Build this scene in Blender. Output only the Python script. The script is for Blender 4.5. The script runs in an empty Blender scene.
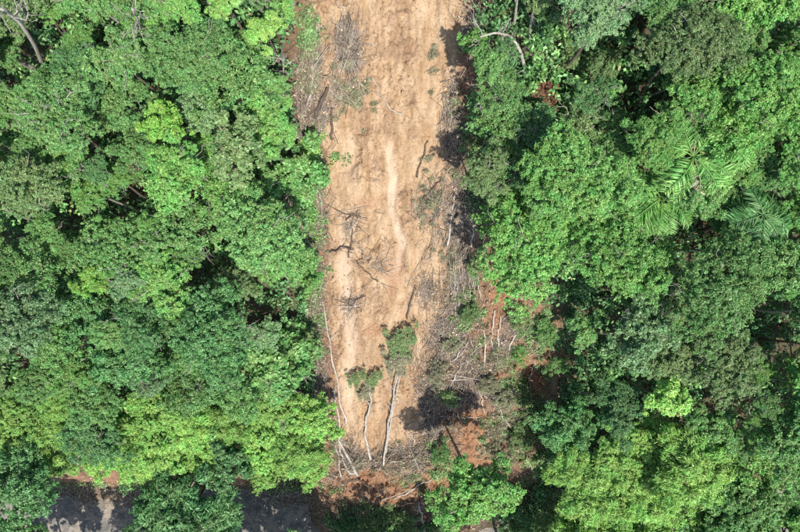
import bpy, math, random
import numpy as np
from mathutils import Vector, Matrix

rng = np.random.default_rng(7)
random.seed(7)
sc = bpy.context.scene
COL = sc.collection
R = math.radians

# ------------------------------------------------------------------ camera
F = 620.0                      # focal length in pixels of the 800 px wide photograph
TILT = R(4.0)
CAM = np.array([0.0, 0.0, 55.0])
cam_d = bpy.data.cameras.new('camera')
cam_d.sensor_width = 36.0
cam_d.lens = F / 800.0 * 36.0
cam_d.clip_start = 0.5
cam_d.clip_end = 2000.0
cam = bpy.data.objects.new('camera', cam_d)
cam.location = CAM
cam.rotation_euler = (TILT, 0, 0)
COL.objects.link(cam)
sc.camera = cam

# ------------------------------------------------------------------ sky, sun, exposure
S = Vector((0.30, -0.72, 1.25)).normalized()
w = bpy.data.worlds.new('World')
sc.world = w
w.use_nodes = True
nt = w.node_tree
bg = nt.nodes['Background']
sky = nt.nodes.new('ShaderNodeTexSky')
sky.sky_type = 'NISHITA'
sky.sun_disc = False
sky.sun_elevation = math.asin(S.z)
sky.sun_rotation = math.atan2(S.x, S.y)
nt.links.new(sky.outputs[0], bg.inputs[0])
bg.inputs[1].default_value = 0.15
sun_d = bpy.data.lights.new('sun', 'SUN')
sun_d.energy = 4.6
sun_d.angle = R(0.53)
sun_d.color = (1.0, 0.955, 0.88)
sun = bpy.data.objects.new('sun', sun_d)
sun.rotation_euler = S.to_track_quat('Z', 'Y').to_euler()
sun.location = (20, -40, 80)
COL.objects.link(sun)
sc.view_settings.view_transform = 'Standard'
sc.view_settings.look = 'None'
sc.view_settings.exposure = 0.62
sc.view_settings.gamma = 1.0
sc.cycles.use_denoising = False
sc.cycles.max_bounces = 6
sc.cycles.diffuse_bounces = 3
sc.cycles.transmission_bounces = 3

# ------------------------------------------------------------------ noise and terrain
def _hash(i, j, s):
    v = np.sin(i * 127.1 + j * 311.7 + s * 74.7) * 43758.5453
    return v - np.floor(v)

def vnoise(x, y, s=0):
    x = np.asarray(x, float); y = np.asarray(y, float)
    i = np.floor(x); j = np.floor(y)
    u = x - i; v = y - j
    u = u * u * u * (u * (u * 6 - 15) + 10); v = v * v * v * (v * (v * 6 - 15) + 10)
    a = _hash(i, j, s); b = _hash(i + 1, j, s); c = _hash(i, j + 1, s); d = _hash(i + 1, j + 1, s)
    return (a + (b - a) * u) * (1 - v) + (c + (d - c) * u) * v

def fbm(x, y, octaves=4, s=0, gain=0.5):
    t = 0.0; a = 1.0; n = 0.0
    c, q = math.cos(0.6), math.sin(0.6)
    x = np.asarray(x, float); y = np.asarray(y, float)
    for k in range(octaves):
        t = t + a * (vnoise(x, y, s + k * 13) - 0.5) * 2
        n += a
        a *= gain
        x, y = (c * x - q * y) * 2.03 + 5.2, (q * x + c * y) * 2.03 + 1.7
    return t / n

def smooth(a, b, x):
    t = np.clip((x - a) / (b - a), 0, 1)
    return t * t * (3 - 2 * t)

Y0 = -15.5            # north edge of the road
ROADW = 6.2
TANS = math.tan(R(25))

def zbase(x, y):
    """ground height: road terrace, cut bank, slope rising to the top of the picture"""
    x = np.asarray(x, float); y = np.asarray(y, float)
    slide = smooth(-8.5, -5.5, x) * (1 - smooth(8.0, 12.0, x))
    bank = 1.5 * smooth(0.1, 1.9, y - Y0 + 0.5 * fbm(x * 0.35, 0 * x, 3, 5))
    fan = 1.9 * smooth(-4.6, 1.8, y - Y0 + 0.8 * fbm(x * 0.5, 0 * x + 3, 3, 8))
    up = TANS * np.maximum(0, y - Y0 - 1.0)
    down = -0.55 * np.maximum(0, (Y0 - ROADW) - y)
    und = 0.8 * fbm(x * 0.08, y * 0.08, 3, 2) * smooth(1, 8, y - Y0) + 0.35 * fbm(x * 0.3, y * 0.3, 3, 9) * smooth(0.8, 3, y - Y0)
    und = und + 0.8 * fbm(x * 0.1, y * 0.1, 3, 4) * smooth(1, 8, (Y0 - ROADW) - y)
    return bank * (1 - slide) + fan * slide + up + down + und

CT, ST = math.cos(TILT), math.sin(TILT)
def at(px, py, h=0.0):
    """pixel(s) of the photograph -> point(s) h metres above the ground"""
    px = np.asarray(px, float); py = np.asarray(py, float)
    a, b = (px - 400.0) / F, -(py - 266.0) / F
    d = np.stack([a, b * CT + ST, b * ST - CT], -1)
    t = np.full(px.shape, 45.0)
    for _ in range(22):
        p = CAM + t[..., None] * d
        t = t + 0.85 * (p[..., 2] - (zbase(p[..., 0], p[..., 1]) + h)) / (-d[..., 2])
    p = CAM + t[..., None] * d
    p[..., 2] = zbase(p[..., 0], p[..., 1]) + h
    return p

def atn(px, py):
    return at(px, py)[:2]

# outline of the slide, from the picture
LE = np.array([atn(*p) for p in [(334, 540), (322, 490), (333, 450), (331, 400), (326, 340), (325, 300), (322, 240), (320, 200), (322, 160), (315, 120), (307, 60), (306, 0), (308, -60)]])
RE = np.array([atn(*p) for p in [(446, 540), (490, 500), (500, 492), (535, 460), (560, 410), (560, 350), (535, 300), (488, 270), (474, 240), (468, 200), (450, 160), (458, 120), (470, 70), (474, 0), (474, -60)]])
ME = np.array([atn(*p) for p in [(438, 540), (440, 480), (428, 440), (428, 400), (436, 350), (450, 310), (452, 260), (455, 200), (446, 160), (458, 120), (470, 70), (474, 0), (474, -60)]])
def ex(poly, y):
    return np.interp(y, poly[:, 1], poly[:, 0])
YTOE = float(LE[0, 1]); YTOP = float(LE[-1, 1])

PITS = [(*atn(537, 378), 1.5, 1.3), (*atn(458, 388), 0.9, 0.7), (*atn(447, 415), 0.8, 0.8), (*atn(505, 478), 1.0, 0.9), (*atn(478, 350), 0.6, 0.5)]
def pits(X, Y, k=1.0):
    return sum(-dep * np.exp(-(((X - cx) / (w_ * k)) ** 2 + ((Y - cy) / (w_ * k)) ** 2) ** 2) for cx, cy, w_, dep in PITS)
def scarmask(x, y):
    """1 inside the bare slide, falling to 0 at its edges"""
    wob = 0.85 * fbm(x * 0.5, y * 0.5, 4, 21)
    m = np.minimum(x - ex(LE, y), ex(RE, y) - x) + wob
    m = np.minimum(m, (y - YTOE) + wob)
    return m

# ------------------------------------------------------------------ materials
def mat(name):
    m = bpy.data.materials.new(name)
    m.use_nodes = True
    n = m.node_tree.nodes; l = m.node_tree.links
    return m, n, l, n['Principled BSDF']

def ramp(n, stops, interp='LINEAR'):
    r = n.new('ShaderNodeValToRGB')
    r.color_ramp.interpolation = interp
    e = r.color_ramp.elements
    while len(e) > 1: e.remove(e[-1])
    e[0].position = stops[0][0]; e[0].color = (*stops[0][1], 1)
    for p, c in stops[1:]:
        q = e.new(p); q.color = (*c, 1)
    return r

def leaf_mat(name, dark, mid, light, rough=0.5, trans=0.28, brown=None):
    m, n, l, b = mat(name)
    geo = n.new('ShaderNodeNewGeometry')
    stops = [(0.0, dark), (0.42, mid), (0.80, light), (0.93, tuple(min(0.6, c * 1.25 + 0.03) for c in light))]
    if brown: stops.append((0.962, light)); stops.append((0.97, brown))
    r = ramp(n, stops)
    l.new(geo.outputs['Random Per Island'], r.inputs[0])
    oi = n.new('ShaderNodeObjectInfo')
    hsv = n.new('ShaderNodeHueSaturation')
    mr = n.new('ShaderNodeMapRange'); mr.inputs[3].default_value = 0.92; mr.inputs[4].default_value = 1.30
    l.new(oi.outputs['Random'], mr.inputs[0])
    # slow change of tint through one crown (younger and older leaves)
    tc = n.new('ShaderNodeTexCoord')
    no = n.new('ShaderNodeTexNoise'); no.inputs['Scale'].default_value = 0.9; no.inputs['Detail'].default_value = 2
    l.new(tc.outputs['Object'], no.inputs['Vector'])
    mh = n.new('ShaderNodeMapRange'); mh.inputs[1].default_value = 0.3; mh.inputs[2].default_value = 0.7
    mh.inputs[3].default_value = 0.482; mh.inputs[4].default_value = 0.526
    l.new(no.outputs['Fac'], mh.inputs[0])
    l.new(mh.outputs[0], hsv.inputs['Hue'])
    nv = n.new('ShaderNodeTexNoise'); nv.inputs['Scale'].default_value = 1.7; nv.inputs['Detail'].default_value = 3
    l.new(tc.outputs['Object'], nv.inputs['Vector'])
    mv = n.new('ShaderNodeMapRange'); mv.inputs[1].default_value = 0.32; mv.inputs[2].default_value = 0.68; mv.inputs[3].default_value = 0.84; mv.inputs[4].default_value = 1.27
    l.new(nv.outputs['Fac'], mv.inputs[0])
    mm = n.new('ShaderNodeMath'); mm.operation = 'MULTIPLY'
    l.new(mr.outputs[0], mm.inputs[0]); l.new(mv.outputs[0], mm.inputs[1])
    l.new(mm.outputs[0], hsv.inputs['Value'])
    hsv.inputs['Saturation'].default_value = 0.97
    l.new(r.outputs[0], hsv.inputs['Color'])
    l.new(hsv.outputs[0], b.inputs['Base Color'])
    b.inputs['Roughness'].default_value = rough
    b.inputs['Specular IOR Level'].default_value = 0.32
    tr = n.new('ShaderNodeBsdfTranslucent')
    mixc = n.new('ShaderNodeMix'); mixc.data_type = 'RGBA'; mixc.blend_type = 'MULTIPLY'; mixc.inputs[0].default_value = 1
    mixc.inputs[7].default_value = (1.25, 1.35, 0.55, 1)
    l.new(hsv.outputs[0], mixc.inputs[6]); l.new(mixc.outputs[2], tr.inputs['Color'])
    ms = n.new('ShaderNodeMixShader'); ms.inputs[0].default_value = trans
    l.new(b.outputs[0], ms.inputs[1]); l.new(tr.outputs[0], ms.inputs[2])
    l.new(ms.outputs[0], n['Material Output'].inputs['Surface'])
    return m

YEL = (0.26, 0.25, 0.10)
LEAF = {
    'mid':    leaf_mat('leaf_mid_green', (0.052, 0.124, 0.028), (0.102, 0.232, 0.053), (0.190, 0.345, 0.115), brown=YEL),
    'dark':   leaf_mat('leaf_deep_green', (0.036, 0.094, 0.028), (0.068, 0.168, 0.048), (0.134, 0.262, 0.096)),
    'bright': leaf_mat('leaf_fresh_green', (0.064, 0.160, 0.028), (0.120, 0.284, 0.050), (0.212, 0.405, 0.110), brown=YEL),
    'lime':   leaf_mat('leaf_lime', (0.108, 0.228, 0.036), (0.200, 0.385, 0.068), (0.310, 0.505, 0.135), brown=YEL),
    'yellow': leaf_mat('leaf_yellow_green', (0.088, 0.215, 0.026), (0.162, 0.345, 0.044), (0.255, 0.450, 0.085), brown=YEL),
    'olive':  leaf_mat('leaf_olive', (0.068, 0.120, 0.036), (0.122, 0.205, 0.062), (0.205, 0.295, 0.118), brown=(0.20, 0.155, 0.10)),
    'grey':   leaf_mat('leaf_grey_green', (0.058, 0.118, 0.042), (0.110, 0.212, 0.076), (0.205, 0.315, 0.150), rough=0.38),
    'teal':   leaf_mat('leaf_cool_green', (0.042, 0.118, 0.034), (0.082, 0.210, 0.058), (0.148, 0.300, 0.105), rough=0.40),
    'dry':    leaf_mat('leaf_dry_olive', (0.110, 0.112, 0.062), (0.190, 0.190, 0.105), (0.290, 0.285, 0.175), brown=(0.26, 0.19, 0.13), trans=0.15),
    'red':    leaf_mat('leaf_withered_red', (0.13, 0.050, 0.028), (0.22, 0.085, 0.048), (0.33, 0.165, 0.10), trans=0.12, brown=(0.10, 0.16, 0.05)),
    'litter': leaf_mat('leaf_dead_brown', (0.110, 0.070, 0.045), (0.235, 0.160, 0.105), (0.39, 0.30, 0.21), trans=0.05),
}

def bark_mat(name, c1, c2, rough=0.8, scale=6):
    m, n, l, b = mat(name)
    tc = n.new('ShaderNodeTexCoord')
    no = n.new('ShaderNodeTexNoise'); no.inputs['Scale'].default_value = scale; no.inputs['Detail'].default_value = 5
    l.new(tc.outputs['Object'], no.inputs['Vector'])
    r = ramp(n, [(0.3, c1), (0.7, c2)])
    l.new(no.outputs['Fac'], r.inputs[0])
    geo = n.new('ShaderNodeNewGeometry')
    hs = n.new('ShaderNodeHueSaturation')
    mr = n.new('ShaderNodeMapRange'); mr.inputs[3].default_value = 0.6; mr.inputs[4].default_value = 1.35
    l.new(geo.outputs['Random Per Island'], mr.inputs[0]); l.new(mr.outputs[0], hs.inputs['Value'])
    l.new(r.outputs[0], hs.inputs['Color']); l.new(hs.outputs[0], b.inputs['Base Color'])
    bu = n.new('ShaderNodeBump'); bu.inputs['Strength'].default_value = 0.5; bu.inputs['Distance'].default_value = 0.03
    l.new(no.outputs['Fac'], bu.inputs['Height']); l.new(bu.outputs[0], b.inputs['Normal'])
    b.inputs['Roughness'].default_value = rough
    return m
BARK = {
    'brown': bark_mat('bark_brown', (0.07, 0.052, 0.036), (0.17, 0.135, 0.10)),
    'grey':  bark_mat('bark_grey', (0.16, 0.14, 0.115), (0.34, 0.31, 0.27)),
    'pale':  bark_mat('bark_pale', (0.215, 0.19, 0.158), (0.43, 0.395, 0.34)),
    'dark':  bark_mat('bark_dark_wet', (0.045, 0.032, 0.024), (0.10, 0.072, 0.052)),
    'twig':  bark_mat('twig_grey_tan', (0.21, 0.175, 0.135), (0.42, 0.36, 0.29), scale=2),
    'twig_dark': bark_mat('twig_brown', (0.11, 0.075, 0.052), (0.24, 0.175, 0.125), scale=2),
}

def soil_mat():
    m, n, l, b = mat('slide_soil')
    tc = n.new('ShaderNodeTexCoord')
    def noise(scale, detail=6, stretch=None, rough=0.55):
        t = n.new('ShaderNodeTexNoise'); t.inputs['Scale'].default_value = scale; t.inputs['Detail'].default_value = detail
        t.inputs['Roughness'].default_value = rough
        if stretch:
            mp = n.new('ShaderNodeMapping'); mp.inputs['Scale'].default_value = stretch
            l.new(tc.outputs['Object'], mp.inputs['Vector']); l.new(mp.outputs[0], t.inputs['Vector'])
        else: l.new(tc.outputs['Object'], t.inputs['Vector'])
        return t
    n4 = noise(1.0, 6, (2.6, 0.55, 1), 0.65)
    n1 = noise(0.9, 6, (1.6, 0.45, 1)); n2 = noise(6, 8, None, 0.65); n3 = noise(30, 4)
    r1 = ramp(n, [(0.30, (0.320, 0.198, 0.108)), (0.48, (0.412, 0.283, 0.170)), (0.70, (0.478, 0.350, 0.228))])
    l.new(n1.outputs['Fac'], r1.inputs[0])
    r2 = ramp(n, [(0.28, (0.50, 0.45, 0.41)), (0.42, (0.86, 0.84, 0.82)), (0.55, (1.0, 1.0, 1.0)), (0.75, (1.15, 1.15, 1.15))])
    l.new(n2.outputs['Fac'], r2.inputs[0])
    mx = n.new('ShaderNodeMix'); mx.data_type = 'RGBA'; mx.blend_type = 'MULTIPLY'; mx.inputs[0].default_value = 0.85
    l.new(r1.outputs[0], mx.inputs[6]); l.new(r2.outputs[0], mx.inputs[7])
    r4 = ramp(n, [(0.36, (0.80, 0.76, 0.72)), (0.5, (1, 1, 1)), (0.66, (1.10, 1.10, 1.09))])
    l.new(n4.outputs['Fac'], r4.inputs[0])
    mx4 = n.new('ShaderNodeMix'); mx4.data_type = 'RGBA'; mx4.blend_type = 'MULTIPLY'; mx4.inputs[0].default_value = 1
    l.new(mx.outputs[2], mx4.inputs[6]); l.new(r4.outputs[0], mx4.inputs[7]); mx = mx4
    # red-brown churned earth and pale silt
    a1 = n.new('ShaderNodeAttribute'); a1.attribute_name = 'red'
    rr = ramp(n, [(0.3, (0.150, 0.085, 0.052)), (0.55, (0.265, 0.165, 0.102)), (0.75, (0.345, 0.235, 0.155))])
    l.new(n2.outputs['Fac'], rr.inputs[0])
    mr = n.new('ShaderNodeMix'); mr.data_type = 'RGBA'
    l.new(a1.outputs['Fac'], mr.inputs[0]); l.new(mx.outputs[2], mr.inputs[6]); l.new(rr.outputs[0], mr.inputs[7])
    a2 = n.new('ShaderNodeAttribute'); a2.attribute_name = 'pale'
    mp = n.new('ShaderNodeMix'); mp.data_type = 'RGBA'
    mp.inputs[7].default_value = (0.520, 0.395, 0.280, 1)
    l.new(a2.outputs['Fac'], mp.inputs[0]); l.new(mr.outputs[2], mp.inputs[6])
    a3 = n.new('ShaderNodeAttribute'); a3.attribute_name = 'orange'
    ro = ramp(n, [(0.3, (0.185, 0.085, 0.045)), (0.55, (0.315, 0.168, 0.092)), (0.75, (0.405, 0.250, 0.148))])
    l.new(n2.outputs['Fac'], ro.inputs[0])
    mo = n.new('ShaderNodeMix'); mo.data_type = 'RGBA'
    l.new(a3.outputs['Fac'], mo.inputs[0]); l.new(mp.outputs[2], mo.inputs[6]); l.new(ro.outputs[0], mo.inputs[7])
    l.new(mo.outputs[2], b.inputs['Base Color'])
    b.inputs['Roughness'].default_value = 0.95
    b.inputs['Specular IOR Level'].default_value = 0.15
    ad = n.new('ShaderNodeMath'); ad.operation = 'MULTIPLY_ADD'; ad.inputs[1].default_value = 0.35
    l.new(n3.outputs['Fac'], ad.inputs[0]); l.new(n2.outputs['Fac'], ad.inputs[2])
    bu = n.new('ShaderNodeBump'); bu.inputs['Strength'].default_value = 0.9; bu.inputs['Distance'].default_value = 0.13
    l.new(ad.outputs[0], bu.inputs['Height']); l.new(bu.outputs[0], b.inputs['Normal'])
    return m

def floor_mat():
    m, n, l, b = mat('forest_floor')
    tc = n.new('ShaderNodeTexCoord')
    t = n.new('ShaderNodeTexNoise'); t.inputs['Scale'].default_value = 3; t.inputs['Detail'].default_value = 8
    l.new(tc.outputs['Object'], t.inputs['Vector'])
    r = ramp(n, [(0.3, (0.035, 0.028, 0.016)), (0.5, (0.075, 0.056, 0.032)), (0.62, (0.055, 0.07, 0.026)), (0.75, (0.14, 0.10, 0.06))])
    l.new(t.outputs['Fac'], r.inputs[0])
    a1 = n.new('ShaderNodeAttribute'); a1.attribute_name = 'red'
    rr = ramp(n, [(0.3, (0.125, 0.068, 0.042)), (0.55, (0.225, 0.125, 0.076)), (0.75, (0.32, 0.20, 0.13))])
    l.new(t.outputs['Fac'], rr.inputs[0])
    mr = n.new('ShaderNodeMix'); mr.data_type = 'RGBA'
    l.new(a1.outputs['Fac'], mr.inputs[0]); l.new(r.outputs[0], mr.inputs[6]); l.new(rr.outputs[0], mr.inputs[7])
    l.new(mr.outputs[2], b.inputs['Base Color'])
    b.inputs['Roughness'].default_value = 1.0
    bu = n.new('ShaderNodeBump'); bu.inputs['Strength'].default_value = 0.8; bu.inputs['Distance'].default_value = 0.1
    l.new(t.outputs['Fac'], bu.inputs['Height']); l.new(bu.outputs[0], b.inputs['Normal'])
    return m

def road_mat():
    m, n, l, b = mat('worn_asphalt')
    tc = n.new('ShaderNodeTexCoord')
    t = n.new('ShaderNodeTexNoise'); t.inputs['Scale'].default_value = 1.2; t.inputs['Detail'].default_value = 8; t.inputs['Roughness'].default_value = 0.65
    g = n.new('ShaderNodeTexNoise'); g.inputs['Scale'].default_value = 40; g.inputs['Detail'].default_value = 3
    l.new(tc.outputs['Object'], t.inputs['Vector']); l.new(tc.outputs['Object'], g.inputs['Vector'])
    r = ramp(n, [(0.30, (0.075, 0.070, 0.064)), (0.45, (0.135, 0.125, 0.110)), (0.53, (0.20, 0.178, 0.150)), (0.62, (0.28, 0.225, 0.17)), (0.72, (0.15, 0.13, 0.11))])
    l.new(t.outputs['Fac'], r.inputs[0])
    mx = n.new('ShaderNodeMix'); mx.data_type = 'RGBA'; mx.blend_type = 'OVERLAY'; mx.inputs[0].default_value = 0.5
    l.new(r.outputs[0], mx.inputs[6]); l.new(g.outputs['Fac'], mx.inputs[7])
    l.new(mx.outputs[2], b.inputs['Base Color'])
    b.inputs['Roughness'].default_value = 0.85
    bu = n.new('ShaderNodeBump'); bu.inputs['Strength'].default_value = 0.4; bu.inputs['Distance'].default_value = 0.01
    l.new(g.outputs['Fac'], bu.inputs['Height']); l.new(bu.outputs[0], b.inputs['Normal'])
    return m
M_SOIL, M_FLOOR, M_ROAD = soil_mat(), floor_mat(), road_mat()

# ------------------------------------------------------------------ mesh helpers
def mesh_np(name, V, Fc, smooth_=False):
    """V (n,3), Fc (m,k) arrays -> mesh"""
    me = bpy.data.meshes.new(name)
    V = np.ascontiguousarray(V, np.float32); Fc = np.ascontiguousarray(Fc, np.int32)
    k = Fc.shape[1]
    me.vertices.add(len(V)); me.vertices.foreach_set('co', V.ravel())
    me.loops.add(Fc.size); me.loops.foreach_set('vertex_index', Fc.ravel())
    me.polygons.add(len(Fc))
    me.polygons.foreach_set('loop_start', np.arange(0, Fc.size, k, dtype=np.int32))
    me.polygons.foreach_set('loop_total', np.full(len(Fc), k, np.int32))
    if smooth_: me.polygons.foreach_set('use_smooth', np.ones(len(Fc), bool))
    me.update(calc_edges=True)
    return me

def link(name, me, m=None, parent=None, loc=None):
    o = bpy.data.objects.new(name, me)
    COL.objects.link(o)
    if m is not None:
        if len(me.materials) == 0: me.materials.append(m)
        else:
            o.material_slots[0].link = 'OBJECT'; o.material_slots[0].material = m
    if parent is not None: o.parent = parent
    if loc is not None: o.location = loc
    return o

def tag(o, label=None, cat=None, group=None, kind=None):
    if label: o['label'] = label
    if cat: o['category'] = cat
    if group: o['group'] = group
    if kind: o['kind'] = kind
    return o

def empty(name, loc):
    o = bpy.data.objects.new(name, None)
    o.location = loc; o.empty_display_size = 0.3
    COL.objects.link(o)
    return o

class Tubes:
    """collects bent tapered tubes; quads only"""
    def __init__(s): s.V = []; s.F = []; s.n = 0
    def tube(s, pts, rad, sides=6):
        P = np.asarray(pts, float); k = len(P)
        T = np.gradient(P, axis=0); T /= np.linalg.norm(T, axis=1, keepdims=True) + 1e-9
        ref = np.array([0.31, 0.17, 0.94]) if abs(T[:, 2]).mean() < 0.8 else np.array([0.95, 0.2, 0.1])
        A = np.cross(T, ref); A /= np.linalg.norm(A, axis=1, keepdims=True) + 1e-9
        B = np.cross(T, A)
        th = np.arange(sides) * 2 * math.pi / sides
        rr = np.asarray(rad, float).reshape(k, 1, 1)
        ring = P[:, None, :] + rr * (A[:, None, :] * np.cos(th)[None, :, None] + B[:, None, :] * np.sin(th)[None, :, None])
        s.V.append(ring.reshape(-1, 3))
        i = np.arange(k - 1)[:, None] * sides; j = np.arange(sides)[None, :]; j2 = (j + 1) % sides
        f = np.stack([i + j, i + j2, i + sides + j2, i + sides + j], -1).reshape(-1, 4) + s.n
        s.F.append(f)
        # end caps
        if sides == 4:
            s.F.append(np.array([[0, 3, 2, 1], [(k - 1) * sides + q for q in range(4)]]) + s.n)
        elif sides == 6:
            e = (k - 1) * sides
            s.F.append(np.array([[0, 5, 4, 3], [0, 3, 2, 1], [e, e + 1, e + 2, e + 3], [e, e + 3, e + 4, e + 5]]) + s.n)
        s.n += k * sides
    def mesh(s, name, sm=True):
        return mesh_np(name, np.concatenate(s.V), np.concatenate(s.F), sm)

def leaf_quads(P, N, D, L, W, fold=0.18):
    """one folded rhombic leaf per point: returns V, F (triangles sharing the midrib)"""
    N = N / (np.linalg.norm(N, axis=1, keepdims=True) + 1e-9)
    D = D - N * (D * N).sum(1, keepdims=True); D /= np.linalg.norm(D, axis=1, keepdims=True) + 1e-9
    Sx = np.cross(N, D)
    L = np.asarray(L).reshape(-1, 1); W = np.asarray(W).reshape(-1, 1)
    b = P - D * L * 0.5; t = P + D * L * 0.5 - N * L * 0.12
    l = P + Sx * W * 0.5 + N * W * fold - D * L * 0.05; r = P - Sx * W * 0.5 + N * W * fold - D * L * 0.05
    V = np.stack([b, l, t, r], 1).reshape(-1, 3)
    i = np.arange(len(P))[:, None] * 4
    Fc = np.concatenate([i + np.array([[0, 2, 1]]), i + np.array([[0, 3, 2]])], 1).reshape(-1, 3)
    return V, Fc

def unit(n, r):
    v = r.normal(size=(n, 3)); return v / np.linalg.norm(v, axis=1, keepdims=True)

# ------------------------------------------------------------------ crowns
def crown_proto(name, Rr, flat, nclump, ntuft, nleaf, L, W, seed, droop=0.0, spread=1.0, tuftR=0.30, upb=0.55):
    r = np.random.default_rng(seed)
    # clumps on an uneven dome
    k = np.arange(nclump)
    z = 1 - (k + 0.5) / nclump * 1.25
    ph = k * 2.39996 + r.uniform(0, 6.28) + r.normal(0, 0.35, nclump)
    rad = np.sqrt(np.clip(1 - z * z, 0, 1))
    C = np.stack([rad * np.cos(ph), rad * np.sin(ph), z], 1) * (Rr * r.uniform(0.45, 1.02, (nclump, 1)) * spread)
    lob = 1 + 0.30 * np.cos(2 * ph + r.uniform(0, 6)) + 0.20 * np.cos(3 * ph + r.uniform(0, 6))
    C[:, :2] *= lob[:, None]
    C[:, 2] *= flat
    C += r.normal(0, 0.07 * Rr, C.shape)
    rc = Rr * (0.09 + 0.21 * r.random(nclump) ** 1.3)
    # tufts on clumps, more of them on the bigger ones
    w_ = rc ** 1.6; ci = r.choice(nclump, nclump * ntuft, p=w_ / w_.sum())
    u = unit(len(ci), r); u[:, 2] = np.where(u[:, 2] < -0.25, -u[:, 2] * 0.8, u[:, 2])
    u /= np.linalg.norm(u, axis=1, keepdims=True)
    T = C[ci] + u * (rc[ci] * (0.62 + 0.75 * r.random(len(ci)) ** 1.5))[:, None] * np.array([1, 1, 0.9])
    dist = np.linalg.norm(T[:, None, :] - C[None], axis=2) / rc[None]
    dist[np.arange(len(ci)), ci] = 9
    keep = dist.min(1) > 0.55
    T, u = T[keep], u[keep]
    tr = tuftR * r.uniform(0.45, 1.5, len(T))
    # leaves on tufts
    ti = np.repeat(np.arange(len(T)), nleaf)
    v = unit(len(ti), r); v[:, 2] = np.abs(v[:, 2]) * 0.9 - 0.15
    P = T[ti] + v * (tr[ti] * r.uniform(0.35, 1.05, len(ti)))[:, None]
    out = P.copy(); out[:, 2] *= 0.3; out /= np.linalg.norm(out, axis=1, keepdims=True) + 1e-9
    N = 0.45 * v + 0.35 * u[ti] + np.array([0, 0, upb]) + 0.46 * r.normal(size=(len(ti), 3))
    D = v * 0.7 + out * 0.5 + 0.6 * r.normal(size=(len(ti), 3)) + np.array([0, 0, -droop])
    LL = L * r.uniform(0.55, 1.35, len(ti)); WW = W * r.uniform(0.7, 1.25, len(ti))
    V, Fc = leaf_quads(P, N, D, LL, WW)
    me = mesh_np(name, V, Fc)
    return dict(me=me, C=C, rc=rc, R=Rr)

PROTO = {}
def mk(key, n, *a, **k):
    PROTO[key] = [crown_proto('crown_leaves', *a, seed=hash((key, i)) % 9973 if False else (len(key) * 131 + ord(key[0]) * 17 + ord(key[-1]) + i * 977), **k) for i in range(n)]
#   key          n  R    flat clumps tufts leaves  L     W
mk('broad',      4, 2.6, 0.62, 58, 18, 30, 0.178, 0.100, tuftR=0.21)
mk('broadbig',   3, 3.8, 0.55, 110, 19, 28, 0.185, 0.104, tuftR=0.24)
mk('broadsmall', 3, 1.6, 0.70, 26, 16, 26, 0.175, 0.098, tuftR=0.18)
mk('fine',       4, 2.6, 0.55, 64, 21, 30, 0.140, 0.076, tuftR=0.18)
mk('large',      3, 2.5, 0.62, 40, 12, 18, 0.300, 0.190, tuftR=0.29, upb=0.8)
mk('feather',    3, 2.5, 0.45, 50, 18, 28, 0.280, 0.056, droop=0.35, tuftR=0.28, upb=0.7)
mk('loose',      3, 2.5, 0.62, 38, 13, 18, 0.175, 0.092, tuftR=0.25)

# ------------------------------------------------------------------ setting: hillside, slide, road
def attr(me, name, val):
    a = me.attributes.new(name, 'FLOAT', 'POINT')
    a.data.foreach_set('value', np.ascontiguousarray(val, np.float32).ravel())

def grid(x0, x1, y0, y1, step):
    xs = np.arange(x0, x1 + step * 0.5, step); ys = np.arange(y0, y1 + step * 0.5, step)
    X, Y = np.meshgrid(xs, ys)
    nx, ny = len(xs), len(ys)
    i = np.arange(ny - 1)[:, None] * nx + np.arange(nx - 1)[None, :]
    Fc = np.stack([i, i + 1, i + nx + 1, i + nx], -1).reshape(-1, 4)
    return X, Y, Fc

def warp(u, inner, outer, k):
    """stretch the margins of a grid far out"""
    return u

X, Y, Fc = grid(-52, 52, -46, 44, 0.5)
# outer rim is pulled out to the far country
X = np.where(np.abs(X) > 45, np.sign(X) * (45 + (np.abs(X) - 45) ** 2.6), X)
Yf = np.where(Y > 38, 38 + (Y - 38) ** 2.9, np.where(Y < -38, -38 - (-38 - Y) ** 2.6, Y))
Z = zbase(np.clip(X, -60, 60), np.clip(Yf, -60, 60))
sm = scarmask(X, Yf)
Z = Z - 0.45 * smooth(0.1, 0.9, sm) + pits(X, Yf, 1.2) - 0.4 * smooth(0.6, 1.6, sm)
onroad = smooth(0.35, -0.05, Yf - Y0) * smooth(-ROADW - 0.3, -ROADW + 0.1, Yf - Y0)
Z = Z - 0.06 * onroad
bankred = smooth(-0.2, 0.5, Yf - Y0) * (1 - smooth(1.6, 2.8, Yf - Y0)) * smooth(-0.35, 0.15, fbm(X * 0.4, Yf * 0.4, 3, 31))
edge = smooth(-2.2, 0.0, sm) * 0.8
ground = mesh_np('hillside', np.stack([X, Yf, Z], -1).reshape(-1, 3), Fc, True)
attr(ground, 'red', np.clip(np.maximum(bankred, edge), 0, 1))
tag(link('hillside', ground, M_FLOOR), 'leaf-littered forest hillside under the trees', None, None, 'structure')

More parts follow.
